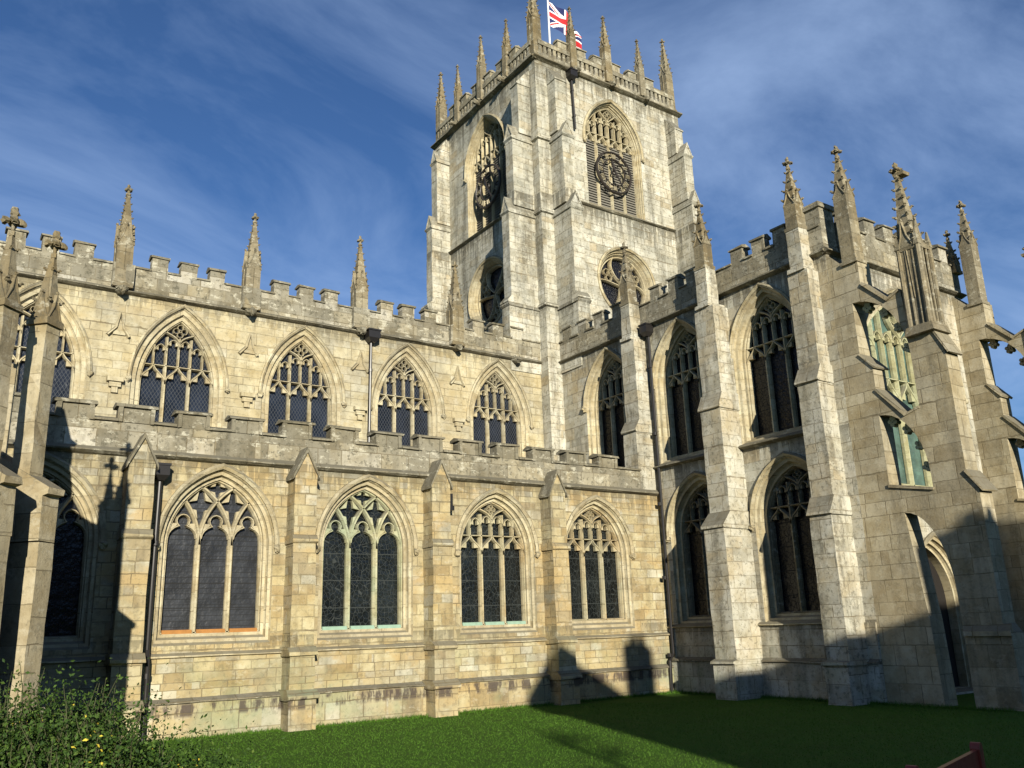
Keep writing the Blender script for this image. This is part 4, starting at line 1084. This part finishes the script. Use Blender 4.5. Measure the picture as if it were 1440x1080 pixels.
diag_pier(0.70, 12.75, 6.35, 0.27, 1)
pinnacle('porch', (0.70, 12.75, 6.27), M['brown'], w=0.29, hs=0.12, hg=0.38, hp=1.0, ncr=2, crk=1.4, rot=math.pi / 4, panel=False, fin=1.9, shaft_from=0.0)
mb = MB(); F = FW(0.55)
mb.box(FS(13.75), -4.5, 1.02, -0.1, 4.55, -6.15, 0)
mb.box(FS(14.15), -4.3, 1.06, 4.0, 5.95, -5.7, 0)
CHP(mb, 'porch_wall', M['porch'])
mb = MB(); mb.prism(FS(13.7), [(-4.4, 4.551), (0.95, 4.551), (-1.7, 5.6)], -6.1, -0.1); CHP(mb, 'roof', M['lead'])
mb = MB(); mb.box(FS(15.35), 0.50, 0.93, 4.0, 7.15, -0.5, 0); mb.box(FS(15.35), 0.05, 0.497, 4.0, 6.9, -0.5, 0); mb.frustum((0.715, 15.6), 7.15, 7.27, 0.27, 0.27); mb.frustum((0.715, 15.6), 7.27, 7.9, 0.2, 0.06); CHP(mb, 'porch_buttress', M['porch'])
pinnacle('porch_great', (0.30, 15.6, 6.9), M['brown'], w=0.42, hs=1.3, hg=0.5, hp=1.3, ncr=4, crk=1.5, fin=1.6, panel=False)

# ------------------------------------------------------------------ shrub
def leaves(mb, pts, size, rng, up=0.3, mi=0):
    for p in pts:
        d = Vector((rng.gauss(0, 1), rng.gauss(0, 1), rng.gauss(up, 0.8))).normalized()
        a = d.cross(Vector((rng.gauss(0, 1), rng.gauss(0, 1), rng.gauss(0, 1)))).normalized()
        n = d.cross(a); L = size * rng.uniform(0.7, 1.4); w = L * 0.28
        P = Vector(p)
        mb.add([P, P + d * L * 0.5 + a * w + n * w * 0.25, P + d * L, P + d * L * 0.5 - a * w + n * w * 0.25], [(0, 1, 2, 3)], mi)
def shrub():
    rng = random.Random(11); st = MB(); lf = MB(); yl = MB()
    root = empty('shrub', (0.60, 7.0, 0)); tag(root, 'dense dark green shrub with upright shoots and yellowing leaves at the lawn edge', 'shrub')
    clumps = []
    for i in range(290):
        t = rng.uniform(0, 2 * math.pi); r = math.sqrt(rng.random())
        x, y = 1.80 * r * math.cos(t), 0.97 * r * math.sin(t)
        z = 1.60 * math.sqrt(max(0.05, 1 - r * r * 0.85)) * rng.uniform(0.78, 1.04) - 0.05 * x
        clumps.append((x, y, z))
    tops = [q for q in clumps if q[2] > 1.12]
    for i in range(120):                  # lower flanks
        t = rng.uniform(0, 2 * math.pi); r = rng.uniform(0.8, 1.02)
        clumps.append((1.80 * r * math.cos(t), 0.97 * r * math.sin(t), rng.uniform(0.25, 1.05)))
    for x, y, z in clumps:
        st.tube([(x * 0.25, y * 0.25, 0), (x * 0.7, y * 0.7, z * 0.6), (x, y, z)], [0.018, 0.01, 0.005], 5)
        for k in range(430):
            q = Vector((rng.gauss(0, 0.16), rng.gauss(0, 0.16), rng.gauss(-0.12, 0.16)))
            leaves(lf, [Vector((x, y, z)) + q], 0.029, rng)
        if rng.random() < 0.11:
            for k in range(26): leaves(yl, [Vector((x, y, z)) + Vector((rng.gauss(0, 0.09), rng.gauss(0, 0.09), rng.gauss(0.0, 0.08)))], 0.028, rng)
    for i in range(620):                  # long upright shoots
        x, y, z = rng.choice([q for q in tops]); x += rng.gauss(0, 0.12); y += rng.gauss(0, 0.12)
        L = rng.uniform(0.18, 0.46) * (1.25 if rng.random() < 0.12 else 1.0); dx, dy = rng.gauss(0, 0.08), rng.gauss(0, 0.08)
        z0 = z - 0.16
        p = [(x, y, z0), (x + dx * 0.4, y + dy * 0.4, z0 + L * 0.6), (x + dx, y + dy, z0 + L)]
        st.tube(p, [0.005, 0.0035, 0.0015], 4)
        for k in range(26):
            t = rng.random()
            leaves(lf, [(x + dx * t + rng.gauss(0, 0.008), y + dy * t + rng.gauss(0, 0.008), z0 + L * t)], 0.019, rng, 0.6)
    st.build('stems', M['stem'], root); lf.build('foliage', M['leaf'], root); yl.build('yellow_leaves', M['yellow'], root)
shrub()

# ------------------------------------------------------------------ lawn grass
def grass():
    rng = random.Random(5); mb = MB()
    n = 0
    while n < 190000:
        foot = n < 15000                    # longer tufts left along the foot of the walls
        if foot:
            if rng.random() < 0.55: x, y = rng.uniform(3.0, 19.0), YA - 0.2 - abs(rng.gauss(0, 0.07))
            else: x, y = XT - 0.2 - abs(rng.gauss(0, 0.07)), rng.uniform(9.9, 19.7)
        else:
            az = rad(rng.uniform(2, 66)); d_ = 7.0 + 17.5 * rng.random() ** 1.25
            x, y = d_ * math.sin(az), d_ * math.cos(az)
        if y > YA - 0.17 or (x > 19.2 and y > 9.8): continue
        d_ = math.hypot(x, y)
        s = (0.011 + 0.0006 * d_) * (3.6 * rng.random() + 0.8 if foot else 1.0) * (1.6 if rng.random() < 0.04 else 1.0)
        a = rng.uniform(0, 6.283); dx, dy = math.cos(a), math.sin(a); l = rng.uniform(0.2, 1.3) * s
        w = 0.0012 + 0.00026 * d_
        b = rng.uniform(0, 6.283); tx, ty = math.cos(b) * l, math.sin(b) * l
        hgt = s * rng.uniform(0.5, 1.2)
        mb.add([(x - dx * w, y - dy * w, 0), (x + dx * w, y + dy * w, 0), (x + tx, y + ty, hgt)], [(0, 1, 2)])
        n += 1
    tag(mb.build('grass', M['blade']), 'short green mown grass of the churchyard lawn', 'grass', kind='stuff')
grass()

# ------------------------------------------------------------------ bench
def bench():
    root = empty('bench', (7.17, 4.33, 0)); root.rotation_euler = (0, 0, rad(12)); tag(root, 'red stained wooden bench with rounded back posts on the shaded lawn', 'bench')
    F = lambda u, v, w: (u, -w, v)
    for u in (-0.75, 0.75):
        m = MB(); pts = [(u - 0.045, 0), (u + 0.045, 0)] + [(u + 0.045 * math.cos(t), 0.86 + 0.05 * math.sin(t)) for t in [math.pi * i / 8 for i in range(9)]]
        m.prism(F, pts, -0.04, 0.04); m.build('back_post', M['redwood'], root)
        m = MB(); m.box(F, u - 0.04, u + 0.04, 0, 0.62, 0.42, 0.50); m.build('front_leg', M['redwood'], root)
        m = MB(); m.along(F, u - 0.05, u + 0.05, [(0.621, 0.041), (0.66, 0.041), (0.67, 0.45), (0.64, 0.56), (0.621, 0.54)]); m.build('armrest', M['redwood'], root)
    m = MB(); top = [(-0.704 + 1.408 * i / 12, 0.80 + 0.05 * i / 12 + 0.06 * max(0.0, 1 - i / 2.5) ** 2) for i in range(13)]
    m.prism(F, [(-0.704, 0.68), (0.704, 0.68)] + list(reversed(top)), -0.02, 0.02); m.build('top_rail', M['redwood'], root)
    for k in range(11):
        m = MB(); x = -0.625 + k * 0.125; m.box(F, x - 0.025, x + 0.025, 0.44, 0.679, -0.012, 0.012); m.build('back_slat', M['redwood'], root)
    for k in range(4):
        m = MB(); m.box(F, -0.79, 0.79, 0.41, 0.435, 0.06 + k * 0.115, 0.06 + k * 0.115 + 0.095); m.build('seat_slat', M['redwood'], root)
    m = MB(); m.box(F, -0.704, 0.704, 0.33, 0.405, 0.43, 0.47); m.build('seat_rail', M['redwood'], root)
bench()

# ------------------------------------------------------------------ neighbouring house and tree behind the photographer: they cast the shade on the lawn
def house():
    Y0 = -12.0; root = empty('house', (7, Y0, 0)); tag(root, 'tall brick house with gable and chimneys on the far side of the lawn', 'house')
    def HP(mb, name, mat, parent=None):
        o = mb.build(name, mat, parent or root)
        if parent is None: o.matrix_parent_inverse = Matrix.Translation((-7, -Y0, 0))
        return o
    F = lambda u, v, w: (u, Y0 + w, v)     # this front faces the church (+y)
    m = MB()
    m.box(F, 1.9, 20.0, -0.1, 8.2, -7.0, 0); HP(m, 'wall', M['brick'])
    m = MB(); m.box(F, -1.2, 1.9, -0.1, 5.6, -6.0, -0.3); HP(m, 'shade_wing', M['brick'])  # unseen wing, added and sized to put the bench in shade
    m = MB(); m.along(F, -1.3, 1.9, [(5.601, -6.1), (5.601, -0.2), (6.4, -3.0)]); HP(m, 'shade_wing_roof', M['tile'])
    m = MB(); m.prism(lambda u, v, w: (u, Y0 + w, v), [(1.7, 8.201), (5.0, 8.201), (4.9, 9.0), (2.75, 10.25), (1.75, 9.0)], -6.0, 0.1); r = HP(m, 'gable', M['tile'])
    m = MB(); m.along(lambda u, v, w: (u, Y0 + w, v), 4.9, 11.6, [(8.201, -7.2), (8.201, 0.2), (9.0, -1.5), (9.0, -5.5)]); roof = HP(m, 'roof', M['tile'])
    m = MB(); m.along(F, 11.6, 24.0, [(8.202, -7.3), (8.202, 0.25), (10.1, -3.0), (10.1, -4.5)]); HP(m, 'roof', M['tile'])
    m = MB(); m.box(F, 20.0, 23.8, -0.1, 8.2, -7.0, 0); HP(m, 'wall', M['brick'])
    for x0, x1, z in ((5.05, 5.85, 10.4), (10.25, 11.2, 10.2), (15.0, 16.0, 11.3)):
        m = MB(); m.box(F, x0, x1, 8.3, z, -1.2, -0.3)
        for k in (0.3, 0.7): m.frustum((x0 + (x1 - x0) * k, Y0 - 0.75), z, z + 0.3, 0.13, 0.1, 0, 8)
        HP(m, 'chimney', M['brick'])
    for k in range(5):
        for z in (1.2, 4.6):
            x = 3.3 + k * 3.4
            m = MB(); m.box(F, x - 0.6, x + 0.6, z, z + 1.9, 0.0, 0.05); w = HP(m, 'window', M['white_metal'])
            m = MB(); m.box(F, x - 0.5, x + 0.5, z + 0.1, z + 1.8, 0.02, 0.06); m.build('pane', M['gl_dark'], w)
house()
def tree(x, y, h, r, seed, nl, label):
    rng = random.Random(seed); root = empty('tree', (x, y, 0)); tag(root, label, 'tree')
    tr, lf = MB(), MB()
    tr.tube([(0, 0, -0.1), (0.05, 0, h * 0.3), (0.0, 0.08, h * 0.62), (0.1, 0, h)], [0.16, 0.12, 0.07, 0.015], 9)
    for i in range(14):
        z = h * rng.uniform(0.45, 0.95); a = rng.uniform(0, 6.283); L = r * rng.uniform(0.6, 1.0)
        e = Vector((math.cos(a) * L, math.sin(a) * L, z + L * 0.5))
        tr.tube([(0, 0, z), (e.x * 0.5, e.y * 0.5, z + L * 0.32), e], [0.04, 0.022, 0.006], 6)
        for k in range(nl):
            t = rng.uniform(0.5, 1.05)
            leaves(lf, [Vector((e.x * t, e.y * t, z + L * 0.5 * t)) + Vector((rng.gauss(0, 0.14), rng.gauss(0, 0.14), rng.gauss(0, 0.14)))], 0.09, rng)
    tr.build('trunk', M['bark'], root); lf.build('crown', M['treeleaf'], root)
tree(0.75, -11.0, 7.9, 0.8, 4, 60, 'slender young tree with thin crown beside the brick house')
